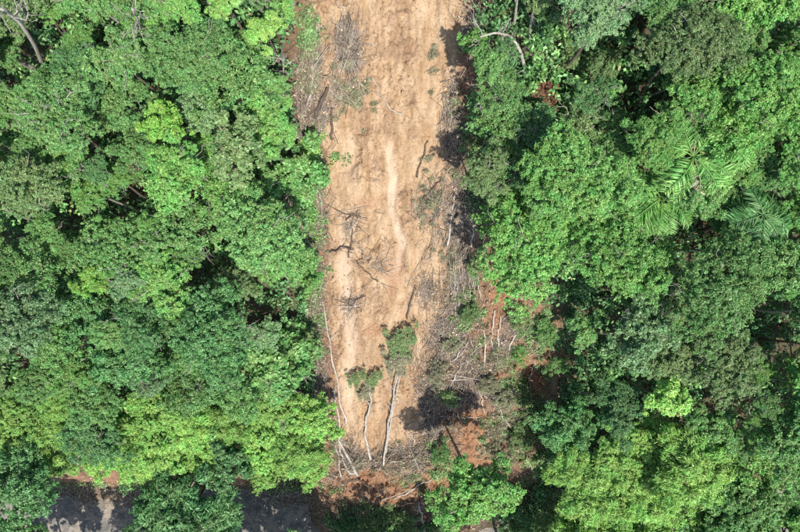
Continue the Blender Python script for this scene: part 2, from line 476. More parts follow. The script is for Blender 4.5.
# bare slide: fine sheet that dives under the forest floor at its edges
CH1 = np.array([atn(*p) for p in [(398, 262), (402, 238), (394, 214), (391, 190), (393, 165), (388, 150)]])
CH2 = np.array([atn(*p) for p in [(350, 455), (349, 420), (347, 390), (352, 350), (348, 320), (345, 290), (344, 262), (346, 235)]])
CH3 = np.array([atn(*p) for p in [(355, 190), (350, 165), (347, 150)]])
def chan(X, Y, poly, w):
    yy = np.clip(Y, poly[0, 1], poly[-1, 1])
    cx = np.interp(yy, poly[:, 1], poly[:, 0])
    d = np.sqrt((X - cx + 0.25 * fbm(X * 0.2, Y * 0.9, 3, 17)) ** 2 + ((Y - yy) * 0.5) ** 2)
    return (1 - smooth(w * 0.35, w * 1.3, d)) * np.clip(0.75 + 0.6 * fbm(X * 1.3, Y * 0.6, 3, 19), 0.1, 1)

_r = np.random.default_rng(44)
SCARPS = [(*atn(a_, b_), w_, d_) for a_, b_, w_, d_ in [(391, 90, 0.9, 0.30), (378, 74, 0.6, 0.25), (362, 146, 0.9, 0.28), (366, 212, 0.8, 0.30), (388, 236, 0.6, 0.32), (350, 300, 1.0, 0.32), (396, 262, 0.7, 0.30), (378, 285, 0.6, 0.25), (372, 330, 0.9, 0.28), (402, 300, 0.5, 0.25), (360, 345, 0.7, 0.25), (412, 225, 0.5, 0.25), (425, 62, 0.5, 0.2), (345, 170, 0.6, 0.2), (410, 400, 0.7, 0.25), (375, 420, 0.6, 0.25), (355, 395, 0.6, 0.2)]]
SCARPS += [(*atn(_r.uniform(330, 448), _r.uniform(10, 440)), _r.uniform(0.25, 0.55), _r.uniform(0.08, 0.2)) for _ in range(40)]
def scardetail(X, Y):
    run = smooth(-0.4, 1.2, ex(ME, Y) - X + 0.6 * fbm(X * 0.4, Y * 0.4, 3, 41))      # 1 on the clean run, 0 in the debris to its right
    toe = 1 - smooth(1.5, 4.5, Y - (Y0 + 0.5) + 1.2 * fbm(X * 0.4, Y * 0.4, 3, 43))
    rough = np.clip(1 - run + toe, 0, 1)
    p1 = chan(X, Y, CH1, 0.36); p2 = chan(X, Y, CH2, 0.62); p3 = chan(X, Y, CH3, 0.55)
    pale = np.maximum(p1, np.maximum(p2 * 0.75, p3 * 0.5))
    low = smooth(3.0, -6.0, Y)
    clod = smooth(-0.05 - 0.15 * low, 0.35, fbm(X * 0.45, Y * 0.3, 3, 51) + 0.10)
    d = 0.34 * fbm(X * 0.45, Y * 0.22, 3, 60) + 0.20 * fbm(X * 1.1, Y * 0.7, 4, 61)
    rid = 1 - np.abs(fbm(X * 1.7, Y * 1.1, 3, 62)) * 2
    d = d + (0.07 + 0.15 * clod + 0.18 * rough) * (rid - 0.4) * (1 - 0.85 * pale)
    d = d + (0.055 + 0.06 * rough + 0.06 * clod) * fbm(X * 4.5, Y * 3.5, 3, 63) * (1 - 0.7 * pale)
    # drag lines running downhill
    d = d + 0.06 * fbm(X * 2.2 + 0.8 * fbm(X * 0.4, Y * 0.3, 2, 69), Y * 0.35, 3, 64) * run
    # crumbled texture: little scarps and lumps
    lump = np.abs(fbm(X * 2.6 + 0.5 * fbm(X * 2, Y * 2, 2, 66), Y * 2.2, 4, 65))
    d = d + (0.06 + 0.22 * clod + 0.10 * rough) * (0.35 - lump) * (1 - 0.8 * pale)
    for (cx, cy, w_, A_) in SCARPS:
        dx = X - cx; v_ = Y - cy + 0.35 * dx * dx / w_ + 0.12 * fbm(X * 2.5, Y * 2.5, 2, 68)
        d = d - A_ * np.exp(-(dx / w_) ** 2) * np.where(v_ < 0, np.exp(np.minimum(v_, 0) / 0.55), np.exp(-np.maximum(v_, 0) / 0.05)) * (1 - pale)
    d = d + pits(X, Y)
    d = d + 0.8 * smooth(0.3, 1.0, toe) * (fbm(X * 0.7, Y * 0.7, 3, 97) + 0.3)
    d = d - 0.16 * p1 - 0.12 * p2 - 0.08 * p3
    return d, rough, pale, clod, run, toe

def zsoil(x, y):
    d = scardetail(np.asarray(x, float), np.asarray(y, float))[0]
    m = scarmask(np.asarray(x, float), np.asarray(y, float))
    return zbase(x, y) + d * smooth(0.0, 1.0, m) - 0.35 + 0.30 * smooth(-0.2, 0.6, m)

def zg(x, y):
    """height of whatever ground is on top"""
    m = scarmask(np.asarray(x, float), np.asarray(y, float))
    hill = zbase(x, y) - 0.45 * smooth(0.1, 0.9, m) - 3.0 * smooth(0.6, 1.6, m)
    return np.maximum(hill, np.where(m > -0.9, zsoil(x, y), -99))

X, Y, Fc = grid(-9.5, 13.5, YTOE - 1.0, YTOP, 0.085)
d, rough, pale, clod, run, toe = scardetail(X, Y)
m_ = scarmask(X, Y)
Z = zbase(X, Y) + d * smooth(0.0, 1.0, m_) - 0.35 + 0.30 * smooth(-0.2, 0.6, m_)
keepv = (m_ > -0.9).ravel()
fk = keepv[Fc].all(1); Fc = Fc[fk]
used = np.unique(Fc); remap = np.full(X.size, -1); remap[used] = np.arange(len(used))
V = np.stack([X, Y, Z], -1).reshape(-1, 3)[used]
soil = mesh_np('landslide_scar', V, remap[Fc], True)
redv = np.clip(rough * (0.35 + 0.65 * smooth(-0.3, 0.3, fbm(X * 0.6, Y * 0.6, 3, 71))) + 0.55 * clod * smooth(-0.1, 0.3, fbm(X * 1.3, Y * 1.1, 4, 72)) + 0.38 * smooth(3.0, -6.0, Y) * smooth(-0.35, 0.35, fbm(X * 0.9, Y * 0.35, 4, 73)) + 0.5 * (1 - smooth(0.0, 0.8, m_)), 0, 1)
attr(soil, 'red', redv.ravel()[used]); attr(soil, 'pale', pale.ravel()[used])
ORANGE = []
for (cx, cy, rx, ry) in [(468, 440, 13, 17), (512, 365, 20, 36), (490, 335, 13, 34), (365, 474, 30, 9), (480, 425, 18, 16), (410, 482, 26, 9), (540, 375, 14, 20), (345, 488, 26, 13), (395, 492, 34, 11), (432, 482, 18, 13), (500, 300, 12, 18), (525, 395, 16, 16), (465, 420, 12, 8), (480, 460, 18, 10), (393, 270, 12, 30), (365, 205, 14, 10), (372, 330, 14, 10), (320, 495, 14, 10)]:
    c = atn(cx, cy); ORANGE.append((c[0], c[1], abs(atn(cx + rx, cy)[0] - c[0]), abs(atn(cx, cy - ry)[1] - c[1]), 0.45 if cy < 335 and cx < 400 else 0.85))
def orange_at(X, Y):
    o = np.zeros_like(X)
    wx = X + 0.7 * fbm(X * 0.8, Y * 0.8, 3, 95); wy = Y + 0.7 * fbm(X * 0.8, Y * 0.8, 3, 96)
    for (cx, cy, rx, ry, a_) in ORANGE:
        o = np.maximum(o, (1 - smooth(0.55, 1.15, np.hypot((wx - cx) / rx, (wy - cy) / ry))) * a_)
    return o
attr(soil, 'orange', orange_at(X, Y).ravel()[used])
tag(link('landslide_scar', soil, M_SOIL), 'bare tan earth of the landslide running down the middle', None, None, 'structure')

# road
X, Y, Fc = grid(-60, 60, 0, ROADW, 0.31)
wob = 0.12 * fbm(X * 0.4, 0 * X, 3, 81)
Yr = Y0 - Y + wob * ((Y < 0.2) | (Y > ROADW - 0.2)); Zr = 0.004 + 0.03 * (1 - (Y / ROADW * 2 - 1) ** 2) + 0.006 * fbm(X, Y, 3, 82)
road = mesh_np('road', np.stack([X, Yr, Zr], -1).reshape(-1, 3), Fc[:, ::-1], True)
tag(link('road', road, M_ROAD), 'worn grey asphalt road at the foot of the slope', None, None, 'structure')

# ------------------------------------------------------------------ trees
TREES = []       # records for labelling: obj, px, py, r, tone, kind, ref
TONEWORD = {'mid': 'mid-green', 'dark': 'deep green', 'bright': 'fresh green', 'lime': 'lime-green', 'yellow': 'yellow-green', 'olive': 'olive',
            'grey': 'grey-green', 'teal': 'cool green', 'dry': 'dry olive', 'red': 'red-brown'}
FORMWORD = {'broad': 'broadleaf', 'broadbig': 'spreading', 'broadsmall': 'small', 'fine': 'fine-leaved', 'large': 'large-leaved', 'feather': 'feathery', 'loose': 'sparse'}
FORM_R = {'broad': 2.6, 'broadbig': 3.8, 'broadsmall': 1.6, 'fine': 2.6, 'large': 2.5, 'feather': 2.5, 'loose': 2.5}

def bend(a, b, n, amp, r):
    t = np.linspace(0, 1, n)[:, None]
    p = np.asarray(a)[None] * (1 - t) + np.asarray(b)[None] * t
    off = r.normal(0, 1, (2, 3)); L_ = np.linalg.norm(np.asarray(b) - np.asarray(a))
    return p + np.sin(t * math.pi) * off[0] * amp * L_ + np.sin(t * 2 * math.pi) * off[1] * amp * 0.4 * L_

def tree(px, py, rpx, h, form, tone, ref=None, label=None, bark='brown', twigs=0, squash=1.0, name=None):
    """crown centre over pixel (px, py), h metres above the ground; crown radius rpx pixels"""
    p = at(px, py, h)
    depth = CAM[2] - p[2]
    rad = rpx * depth / F
    idx = len(TREES)
    r = np.random.default_rng(1000 + idx)
    pr = PROTO[form][int(r.integers(len(PROTO[form])))]
    s = rad / pr['R']
    gz = float(zbase(p[0], p[1])) - 0.15 - 0.45 * float(smooth(0.1, 0.9, scarmask(p[0], p[1])))
    base = np.array([p[0] + r.normal(0, 0.25), p[1] + r.normal(0, 0.25), gz])
    isshrub = h < 3.2
    e = empty(name or ('shrub' if isshrub else 'forest_tree'), base)
    rot = r.uniform(0, 6.28)
    c = link('crown', pr['me'], LEAF[tone], e, Vector(p - base))
    c.scale = (s, s * squash, s * r.uniform(0.9, 1.15)); c.rotation_euler = (r.normal(0, 0.10), r.normal(0, 0.10), rot)
    if pr['me'].materials[0] is not LEAF[tone]:
        c.material_slots[0].link = 'OBJECT'; c.material_slots[0].material = LEAF[tone]
    # trunk with limbs into the clumps
    t = Tubes()
    top = p - base + np.array([0, 0, 0.15 * rad])
    k0 = np.array([0, 0, 0.0])
    tr = max(0.035, 0.0165 * h * (0.7 + 0.3 * s)) * r.uniform(0.8, 1.2)
    P = bend(k0, top, 7, 0.035, r)
    t.tube(P, tr * np.linspace(1.25, 0.35, 7), 6)
    ca, sa = math.cos(rot), math.sin(rot)
    fork = p - base - np.array([0, 0, 0.45 * rad])
    if isshrub: fork = np.array([0, 0, max(0.15, 0.25 * h)])
    for q in r.permutation(len(pr['C']))[:9]:
        cc = pr['C'][q] * s
        cc = np.array([cc[0] * ca - cc[1] * sa * squash, cc[0] * sa + cc[1] * ca * squash, cc[2]]) * 0.95 + (p - base)
        f = fork + r.normal(0, 0.10, 3) * rad
        a = f * 0.9
        t.tube(bend(a, cc, 5, 0.08, r), tr * np.linspace(0.5, 0.12, 5), 4)
    link('trunk', t.mesh('trunk'), BARK[bark], e)
    if twigs:
        t = Tubes()
        for q in range(twigs):
            u = unit(1, r)[0]; u[2] = abs(u[2]) * 0.8 + 0.15; u /= np.linalg.norm(u)
            a = (p - base) + u * rad * 0.35 * np.array([1, 1, .7]); b = (p - base) + u * rad * r.uniform(0.85, 1.2) * np.array([1, 1, 0.75])
            bb = bend(a, b, 5, 0.13, r); t.tube(bb, np.linspace(0.040, 0.012, 5) * r.uniform(0.7, 1.3), 4)
            for z in range(4):
                i = 1 + z % 4; dd = unit(1, r)[0] * 0.6 + u * 0.6; dd[2] *= 0.4
                t.tube(bend(bb[i], bb[i] + dd * rad * r.uniform(0.22, 0.5), 4, 0.12, r), np.linspace(0.018, 0.007, 4), 4)
        tag(link('twigs', t.mesh('twigs'), BARK['grey'], e), kind='stuff')
    cat = 'shrub' if isshrub else 'tree'
    tag(e, label, cat)
    TREES.append(dict(o=e, px=px, py=py, r=rpx, h=h, tone=tone, form=form, ref=ref, label=label, cat=cat, twigs=twigs))
    return e

LM = [  # px, py, r, h, form, tone, ref, label
 (36, 185, 33, 9, 'fine', 'olive', 'the olive dome', 'olive-green domed tree near the left edge of the picture'),
 (93, 280, 19, 8, 'broadsmall', 'yellow', 'the vivid yellow-lime crown', 'vivid yellow-lime crown, brightest spot of the forest left of the slide'),
 (166, 124, 22, 8.5, 'large', 'yellow', 'the yellow-green large-leaved tree', 'yellow-green large-leaved tree in the upper middle of the left forest'),
 (224, 4, 19, 8, 'broadsmall', 'lime', 'the top-edge lime crown', 'lime crown cut by the top edge, left of the slide'),
 (265, 32, 19, 5.5, 'broadsmall', 'lime', 'the sunlit yellow-green tree', 'sunlit yellow-green tree left of the top of the slide'),
 (18, 318, 38, 9.5, 'fine', 'grey', 'the silvery left-edge tree', 'silvery grey-green tree at the left edge, half way down'),
 (176, 175, 33, 9.5, 'fine', 'bright', 'the round fresh-green dome', 'round fresh-green dome in the middle of the left forest'),
 (236, 152, 30, 8.5, 'large', 'olive', 'the yellowish olive tree', 'yellowish olive large-leaved tree half way between dome and slide'),
 (212, 335, 40, 9.5, 'broadbig', 'teal', 'the broad cool-green crown', 'broad cool-green crown in the lower middle of the left forest'),
 (145, 322, 30, 8, 'fine', 'teal', 'the smooth cool-green tree', 'smooth cool-green tree left of the broad cool-green crown'),
 (75, 372, 22, 7.5, 'broad', 'bright', 'the bright rounded tree', 'bright rounded tree low on the left above the lime thicket'),
 (92, 440, 27, 6.5, 'fine', 'dark', 'the oval shade-patch tree', 'dark oval tree added as a shade patch on the lime thicket above the road'),  # dark crown added in place of a cast shadow on the lime thicket
 (182, 510, 47, 6.5, 'feather', 'dark', 'the drooping roadside tree', 'deep green drooping tree reaching over the road at the bottom'),
 (16, 482, 43, 6.5, 'fine', 'dark', 'the bottom-left corner tree', 'dark tree in the bottom left corner beside the road'),
 (233, 462, 22, 4.5, 'broadsmall', 'dark', 'the dark shrubby tree', 'dark shrubby tree above the road, right of the leaning trunk'),
 (262, 238, 40, 9, 'broadbig', 'mid', 'the large slide-side crown', 'large mid-green crown beside the left flank of the slide'),
 (120, 60, 30, 9, 'broad', 'mid', 'the pale-twigged upper-left tree', 'mid-green broadleaf tree with pale twigs in the upper left'),
 (60, 115, 38, 9.5, 'broadbig', 'mid', 'the wide twiggy crown', 'wide mid-green crown with bare twigs near the upper left corner'),
 (190, 60, 36, 9.5, 'broadbig', 'mid', 'the wide top-left crown', 'wide mid-green crown left of the sunlit yellow-green tree'),
 # right forest
 (474, 492, 37, 9, 'broad', 'bright', 'the lone emerald tree', 'lone round emerald tree standing at the toe of the slide'),
 (575, 178, 46, 9, 'broadbig', 'bright', 'the big emerald crown', 'big fresh emerald crown right of the slide, upper half'),
 (528, 246, 44, 7, 'broadbig', 'bright', 'the debris-side emerald crown', 'emerald spreading crown overhanging the brown debris right of the slide'),
 (615, 255, 40, 9.5, 'broadbig', 'bright', 'the inner emerald crown', 'emerald crown between the debris and the palms'),
 (547, 95, 13, 3.0, 'loose', 'red', 'the withered red shrub', 'withered red-brown shrub among green trees at the upper right'),
 (715, 288, 44, 10.5, 'broadbig', 'mid', 'the great round tree', 'great round mid-green tree below the palms on the right'),
 (727, 362, 34, 9.5, 'fine', 'olive', 'the grey-olive tree', 'grey-olive fine-leaved tree below the great round tree'),
 (667, 398, 20, 8.5, 'large', 'lime', 'the yellowish lower-right tree', 'yellowish large-leaved tree above the lime canopy at the lower right'),
 (566, 425, 30, 4.5, 'fine', 'teal', 'the dark debris-side tree', 'dark cool-green tree at the lower right rim of the debris'),
 (473, 44, 15, 3.5, 'broadsmall', 'bright', 'the small rim tree', 'small leafy tree on the right rim near the slide top'),
 (486, 176, 24, 7.2, 'broad', 'olive', 'the tall olive rim tree', 'tall olive tree on the right rim whose shade lies on the slide'),
 (488, 66, 19, 6.2, 'broad', 'mid', 'the tall green rim tree', 'tall mid-green tree on the right rim below the small leafy tree'),
 (596, 14, 34, 9, 'fine', 'grey', 'the pale top-edge crown', 'pale grey-green crown at the top edge right of the slide'),
 (692, 42, 40, 9, 'broadbig', 'olive', 'the big olive crown', 'big olive crown in the upper right part of the forest'),
 (770, 90, 40, 9.5, 'broadbig', 'bright', 'the fresh right-edge crown', 'fresh green spreading crown by the right edge, upper quarter'),
 (598, 492, 36, 6.5, 'feather', 'lime', 'the lime debris-side crown', 'lime feathery crown at the bottom, right of the debris'),
 (690, 470, 40, 8, 'feather', 'lime', 'the wide lime canopy', 'wide lime feathery canopy at the lower right'),
 (785, 440, 34, 9, 'broad', 'mid', 'the lower right-edge tree', 'mid-green tree touching the right edge low down'),
 (640, 330, 34, 9, 'broad', 'grey', 'the dull green tree', 'dull grey-green tree right of the debris, lower half'),
]
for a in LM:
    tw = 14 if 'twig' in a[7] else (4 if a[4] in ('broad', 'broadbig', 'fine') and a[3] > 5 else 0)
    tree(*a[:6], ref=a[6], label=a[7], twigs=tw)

for (px, py, rp, form) in [(14, 425, 30, 'fine'), (52, 432, 28, 'feather'), (60, 456, 22, 'fine'), (128, 430, 27, 'fine'), (132, 455, 23, 'feather'), (160, 448, 26, 'fine'), (192, 428, 26, 'feather'), (205, 455, 22, 'fine'), (262, 436, 27, 'fine'), (296, 452, 25, 'feather'), (268, 466, 20, 'fine'), (312, 470, 16, 'fine'), (98, 458, 18, 'feather'), (160, 408, 24, 'fine'), (232, 425, 22, 'feather'),
                           (575, 470, 26, 'feather'), (635, 470, 30, 'fine'), (648, 498, 30, 'feather'), (700, 508, 28, 'fine'), (640, 440, 26, 'fine'), (672, 440, 22, 'feather'), (590, 525, 30, 'fine'), (610, 455, 22, 'fine')]:
    tree(px, py, rp, (3.6 if px < 400 else 6.0) + 0.8 * math.sin(px), form, 'lime')
# ---- the remaining crowns that fill the canopy
def inslide(px, py):
    yl = [-60, 0, 60, 120, 200, 300, 400, 470, 500, 560]
    l = np.interp(py, yl, [300, 298, 292, 300, 306, 308, 315, 322, 318, 318])
    rr = np.interp(py, [-60, 0, 60, 120, 170, 200, 250, 290, 320, 400, 450, 480, 560], [468, 470, 470, 468, 462, 480, 478, 520, 572, 560, 545, 530, 520])
    return l < px < rr
def tone_at(px, py, r):
    u = r.random(); v = r.random()
    form = 'broad' if v < 0.34 else 'fine' if v < 0.66 else 'broadbig' if v < 0.72 else 'large' if v < 0.82 else 'loose'
    if px < 400:
        if 400 < py < 485: return ('lime' if u < 0.85 else 'bright', 'feather' if v < 0.35 else 'fine' if v < 0.8 else 'broad')
        if px < 70 and 190 < py < 400: return (['grey', 'olive', 'mid', 'mid'][int(u * 4)], ['fine', 'broad', 'loose'][int(v * 3)])
        if px > 275: return (['olive', 'bright', 'olive', 'bright', 'mid'][int(u * 5)], ['loose', 'broadsmall', 'fine'][int(v * 3)])
        return ('mid' if u < 0.56 else 'bright' if u < 0.76 else 'grey' if u < 0.85 else 'teal' if u < 0.94 else 'olive', form)
    if py > 430 and px < 730: return ('lime' if u < 0.7 else 'bright', 'feather' if v < 0.35 else 'fine' if v < 0.8 else 'broad')
    if px < 530 and py < 190: return (['olive', 'dark', 'mid', 'mid'][int(u * 4)], ['loose', 'broadsmall', 'loose'][int(v * 3)])
    if px < 640 and py < 130: return (['olive', 'dark', 'mid', 'dark'][int(u * 4)], ['loose', 'fine', 'loose'][int(v * 3)])
    if py < 270: return ('bright' if u < 0.5 else 'mid' if u < 0.92 else 'grey', form)
    return ('mid' if u < 0.48 else 'bright' if u < 0.68 else 'dark' if u < 0.86 else 'olive' if u < 0.93 else 'grey', form)

PALMS = [(694, 158, 7.5), (764, 214, 6.0), (640, 214, 5.0)]
r0 = np.random.default_rng(11)
GAPS = [(a_, b_, c_ * 1.25) for a_, b_, c_ in [(160, 85, 14), (45, 45, 14), (70, 215, 12), (130, 205, 14), (270, 300, 16), (580, 285, 16), (645, 190, 20), (690, 235, 16), (640, 60, 16), (570, 370, 16), (775, 330, 16), (285, 60, 16), (15, 365, 10), (300, 100, 10), (25, 72, 10), (625, 370, 12), (625, 240, 12), (545, 300, 12), (10, 235, 9), (215, 265, 9), (110, 150, 8), (638, 50, 18), (642, 95, 16), (655, 192, 12), (582, 288, 14), (612, 322, 10), (690, 400, 9), (780, 345, 16), (745, 395, 10), (700, 238, 12), (560, 345, 10), (790, 30, 8)]]
def fill(n, rlo, rhi, tight, region=None):
    for _ in range(n):
        px, py = r0.uniform(-55, 855), r0.uniform(-55, 488)
        if px < 345 and py > 470: continue
        if inslide(px, py): continue
        rp = r0.uniform(rlo, rhi)
        if px > 400 and px - rp < np.interp(py, [-60, 0, 60, 110, 150, 180, 210, 270, 300, 320, 400, 450, 480], [474, 476, 474, 462, 455, 466, 484, 482, 500, 560, 556, 545, 530]) - 2 + 12 * float(fbm(py / 20.0, 8.3, 2, 34)): continue
        if ((px - 545) / 60) ** 2 + ((py - 22) / 36) ** 2 < 1 or (px - 546) ** 2 + (py - 96) ** 2 < (14 + rp * 0.8) ** 2: continue
        if px < 335 and px + rp > ((306 if py < 150 else 316 if py < 400 else 326) + 3 + 24 * float(fbm(py / 22.0, 3.3, 2, 33))): continue
        if any((px - g[0]) ** 2 + (py - g[1]) ** 2 < (g[2] + rp * 0.75) ** 2 for g in GAPS): continue
        if any((px - g[0]) ** 2 + (py - g[1]) ** 2 < (17 + rp * 0.5) ** 2 for g in PALMS[:2]): continue
        if any((px - t['px']) ** 2 + (py - t['py']) ** 2 < (tight * (rp + t['r'])) ** 2 for t in TREES): continue
        tone, form = tone_at(px, py, r0)
        edge_d = min(abs(px - 305), abs(px - 475) if py < 240 else abs(px - 555))
        h = float(np.interp(edge_d, [0, 30, 90], [2.0, 4.5, 6.8])) + r0.uniform(-1.3, 1.6)
        if py > 395: h = float(np.interp(py, [395, 480], [7, 4.0])) + r0.uniform(-0.8, 0.8)
        if px > 545 and py > 395: h += 1.5
        if px > 400 and px < 640 and py < 190: h = r0.uniform(3.5, 6.0)
        if tone == 'lime' and px < 400: h = r0.uniform(3.0, 4.5)
        tree(px, py, rp, max(1.6, h), form, tone, twigs=int(r0.choice([0, 3, 6])) if form != 'feather' else 0,
             bark='grey' if r0.random() < 0.4 else 'brown')
for k, (px, py, rp, h, form, tone, where) in enumerate([
    (505, 12, 12, 1.4, 'loose', 'olive', 'between the bare trunks at the top edge, left one'), (548, 30, 16, 1.6, 'loose', 'dark', 'between the bare trunks at the top edge, right one'), (572, 58, 16, 1.8, 'loose', 'olive', 'above the withered red shrub'), (528, 66, 12, 1.4, 'loose', 'dark', 'under the arched bare tree'),
    (505, 508, 15, 1.2, 'loose', 'dark', 'right of the lone emerald tree, upper one'), (520, 530, 18, 1.3, 'loose', 'dark', 'right of the lone emerald tree at the bottom edge'), (548, 510, 18, 1.4, 'loose', 'olive', 'left of the lime debris-side crown near the bottom'), (440, 528, 13, 0.9, 'loose', 'dark', 'left of the lone emerald tree at the bottom edge'),
    (470, 312, 12, 0.9, 'loose', 'olive', 'below the bundle of poles'), (438, 372, 12, 0.8, 'loose', 'dry', 'at the left end of the dark shade in the debris'), (520, 318, 14, 0.9, 'loose', 'olive', 'under the overhanging emerald crown in the debris'),
    (545, 335, 14, 1.2, 'loose', 'mid', 'at the right rim of the debris, upper one'), (556, 366, 11, 1.2, 'loose', 'mid', 'at the right rim of the debris above the pit'), (520, 355, 9, 0.7, 'loose', 'bright', 'just above the pit in the debris'),
    (505, 400, 12, 0.8, 'loose', 'dry', 'in the middle of the lower debris'), (545, 420, 15, 1.3, 'loose', 'olive', 'below the pit in the debris'), (490, 385, 11, 0.8, 'loose', 'dry', 'right of the dark shade in the debris'),
    (520, 440, 15, 1.0, 'loose', 'olive', 'in the debris above the bottom dark gap'), (498, 455, 14, 0.9, 'loose', 'dry', 'above the lone emerald tree'), (448, 398, 10, 0.8, 'loose', 'olive', 'inside the dark shade in the debris'),
    (440, 452, 11, 0.9, 'loose', 'mid', 'at the right end of the toe'), (476, 268, 12, 0.8, 'loose', 'olive', 'right beside the bundle of poles'), (452, 345, 10, 0.7, 'loose', 'dry', 'above the dark shade in the debris'),
    (372, 518, 14, 0.9, 'loose', 'olive', 'below the red toe, left one'), (402, 522, 14, 0.9, 'loose', 'olive', 'below the red toe, right one'), (348, 524, 12, 0.8, 'loose', 'dark', 'at the end of the road beside the toe')]):
    tree(px, py, rp, h, form, tone, label=f"{TONEWORD[tone]} low shrub {where}")
fill(1500, 28, 38, 0.66)
fill(1500, 20, 28, 0.60)
fill(1500, 13, 19, 0.60)
# trees south of the road, whose shade lies on it; their tops reach into the picture only at the corners
for (px, py, rp, h, form, tone) in [(-30, 560, 44, 8, 'broad', 'mid'), (22, 580, 42, 6.5, 'fine', 'dark'), (56, 590, 26, 7, 'broad', 'mid'), (138, 586, 34, 7, 'fine', 'mid'), (180, 592, 38, 7, 'broad', 'mid'), (225, 592, 38, 7, 'broad', 'mid'), (268, 590, 42, 7, 'broadbig', 'mid'), (118, 615, 30, 8, 'broad', 'mid'), (318, 590, 38, 6.0, 'broad', 'dark'),
                                    (372, 592, 40, 5.6, 'broadbig', 'mid'), (425, 592, 36, 5.6, 'broad', 'mid'), (525, 588, 34, 9, 'broad', 'bright'), (570, 560, 40, 7, 'fine', 'lime'), (640, 562, 44, 7, 'fine', 'lime'), (730, 555, 44, 8, 'broad', 'mid'), (800, 535, 40, 8, 'broad', 'bright'),
                                    (655, 515, 36, 6, 'fine', 'lime'), (625, 530, 30, 6, 'fine', 'lime'), (742, 500, 30, 7, 'broad', 'mid'), (560, 525, 26, 4, 'loose', 'olive')]:
    tree(px, py, rp, h, form, tone, twigs=0)

# ------------------------------------------------------------------ labels of the filling trees, told by the nearest landmarks
def dirword(dx, dy):
    a = math.degrees(math.atan2(-dy, dx)) % 360
    return ['right of', 'to the upper right of', 'above', 'to the upper left of', 'left of', 'to the lower left of', 'below', 'to the lower right of'][int((a + 22.5) // 45) % 8]
marks = [t for t in TREES if t['ref']]
taken = set()
cand = []
for mk_ in marks:
    sect = {}
    for t in TREES:
        if t is mk_ : continue
        dx, dy = t['px'] - mk_['px'], t['py'] - mk_['py']
        sect.setdefault(dirword(dx, dy), []).append((math.hypot(dx, dy), t))
    for dw, l_ in sect.items():
        l_.sort(key=lambda q: q[0])
        for k, (dd, t) in enumerate(l_[:12]):
            if not t['ref']: cand.append((k, dd, id(t), t, dw, mk_))
ORD = ['nearest', 'second', 'third', 'fourth', 'fifth', 'sixth', 'seventh', 'eighth', 'ninth', 'tenth', 'eleventh', 'twelfth']
best = {}
for k, dd, i, t, dw, mk_ in sorted(cand, key=lambda q: (q[0] * 60 + q[1], q[2])):
    best.setdefault(i, (k, t, dw, mk_))
for t in TREES:
    if t['label']: continue
    k, _, dw, mk_ = best.get(id(t), (0, t, None, None))
    kind = f"{TONEWORD[t['tone']]} {FORMWORD[t['form']]} {t['cat']}"
    if dw is None:
        lab = f"{kind} at the far margin of the forest"
    else:
        lab = f"{kind}, {ORD[k]} one {dw} {mk_['ref']}"
    t['o']['label'] = lab
    t['label'] = lab
    assert lab not in taken, lab
    taken.add(lab)
for t in TREES:
    t['o']['group'] = 'shrubs along the slide' if t['cat'] == 'shrub' else 'trees of the rainforest canopy'

# ------------------------------------------------------------------ palms
def frond_mesh(L, seed, leaflet=0.75, pairs=46):
    r = np.random.default_rng(seed)
    t = np.linspace(0, 1, 12)
    P = np.stack([L * (t - 0.12 * t ** 2), 0.05 * L * np.sin(t * 2), L * (0.42 * t - 0.62 * t ** 2)], 1)
    tb = Tubes(); tb.tube(P, np.linspace(0.045, 0.008, 12), 4)
    Vr = np.concatenate(tb.V); Fr = np.concatenate(tb.F)
    tri = np.concatenate([Fr[:, [0, 1, 2]], Fr[:, [0, 2, 3]]])
    V = [Vr]; Fc = [tri]; n = len(Vr)
    for s in (-1, 1):
        tt = np.linspace(0.14, 0.985, pairs)
        Q = np.stack([np.interp(tt, t, P[:, k]) for k in range(3)], 1)
        T = np.gradient(Q, axis=0); T /= np.linalg.norm(T, axis=1, keepdims=True)
        ll = leaflet * (0.35 + 0.9 * np.sin(np.clip(tt * 1.02, 0, 1) * math.pi) ** 0.6) * r.uniform(0.6, 1.15, pairs)
        side = np.array([0, s, 0.0])[None] * 0.85 + T * 0.55 + np.array([0, 0, -0.22]) + r.normal(0, 0.14, (pairs, 3))
        side /= np.linalg.norm(side, axis=1, keepdims=True)
        N = np.cross(T, side) * s; N = N + np.array([0, 0, 0.6])
        v, f = leaf_quads(Q + side * ll[:, None] * 0.5, N, side, ll, r.uniform(0.05, 0.09, pairs), 0.1)
        V.append(v); Fc.append(f + n); n += len(v)
    return mesh_np('frond', np.concatenate(V), np.concatenate(Fc))

def palm(px, py, h, L, nf, tone, label, seed, pitch=0.0, a0=0.0, arc=6.283):
    p = at(px, py, h)
    base = np.array([p[0], p[1], float(zbase(p[0], p[1])) - 0.1])
    e = empty('palm', base); tag(e, label, 'palm', 'palms in the right forest')
    r = np.random.default_rng(seed)
    tb = Tubes(); tb.tube(bend((0, 0, 0), (0, 0, h), 8, 0.02, r), np.linspace(0.16, 0.11, 8), 6)
    link('trunk', tb.mesh('trunk'), BARK['brown'], e)
    meshes = [frond_mesh(L, seed + k) for k in range(2)]
    for k in range(nf):
        tn = 'dry' if k % 9 == 4 and tone == 'bright' and h > 7.5 else 'bright' if k % 4 == 1 and tone == 'mid' else tone
        f = link('frond', meshes[k % 2], LEAF[tn], e, (0, 0, h))
        f.material_slots[0].link = 'OBJECT'; f.material_slots[0].material = LEAF[tn]
        if tn == 'dry': f['label'] = 'dry drooping frond'
        f.rotation_euler = (r.normal(0, 0.18), pitch + r.uniform(-0.35, 0.25) * (1 if k % 3 else -0.8), a0 + arc * k / nf + r.normal(0, 0.12))
        s = r.uniform(0.85, 1.1); f.scale = (s, s, s)
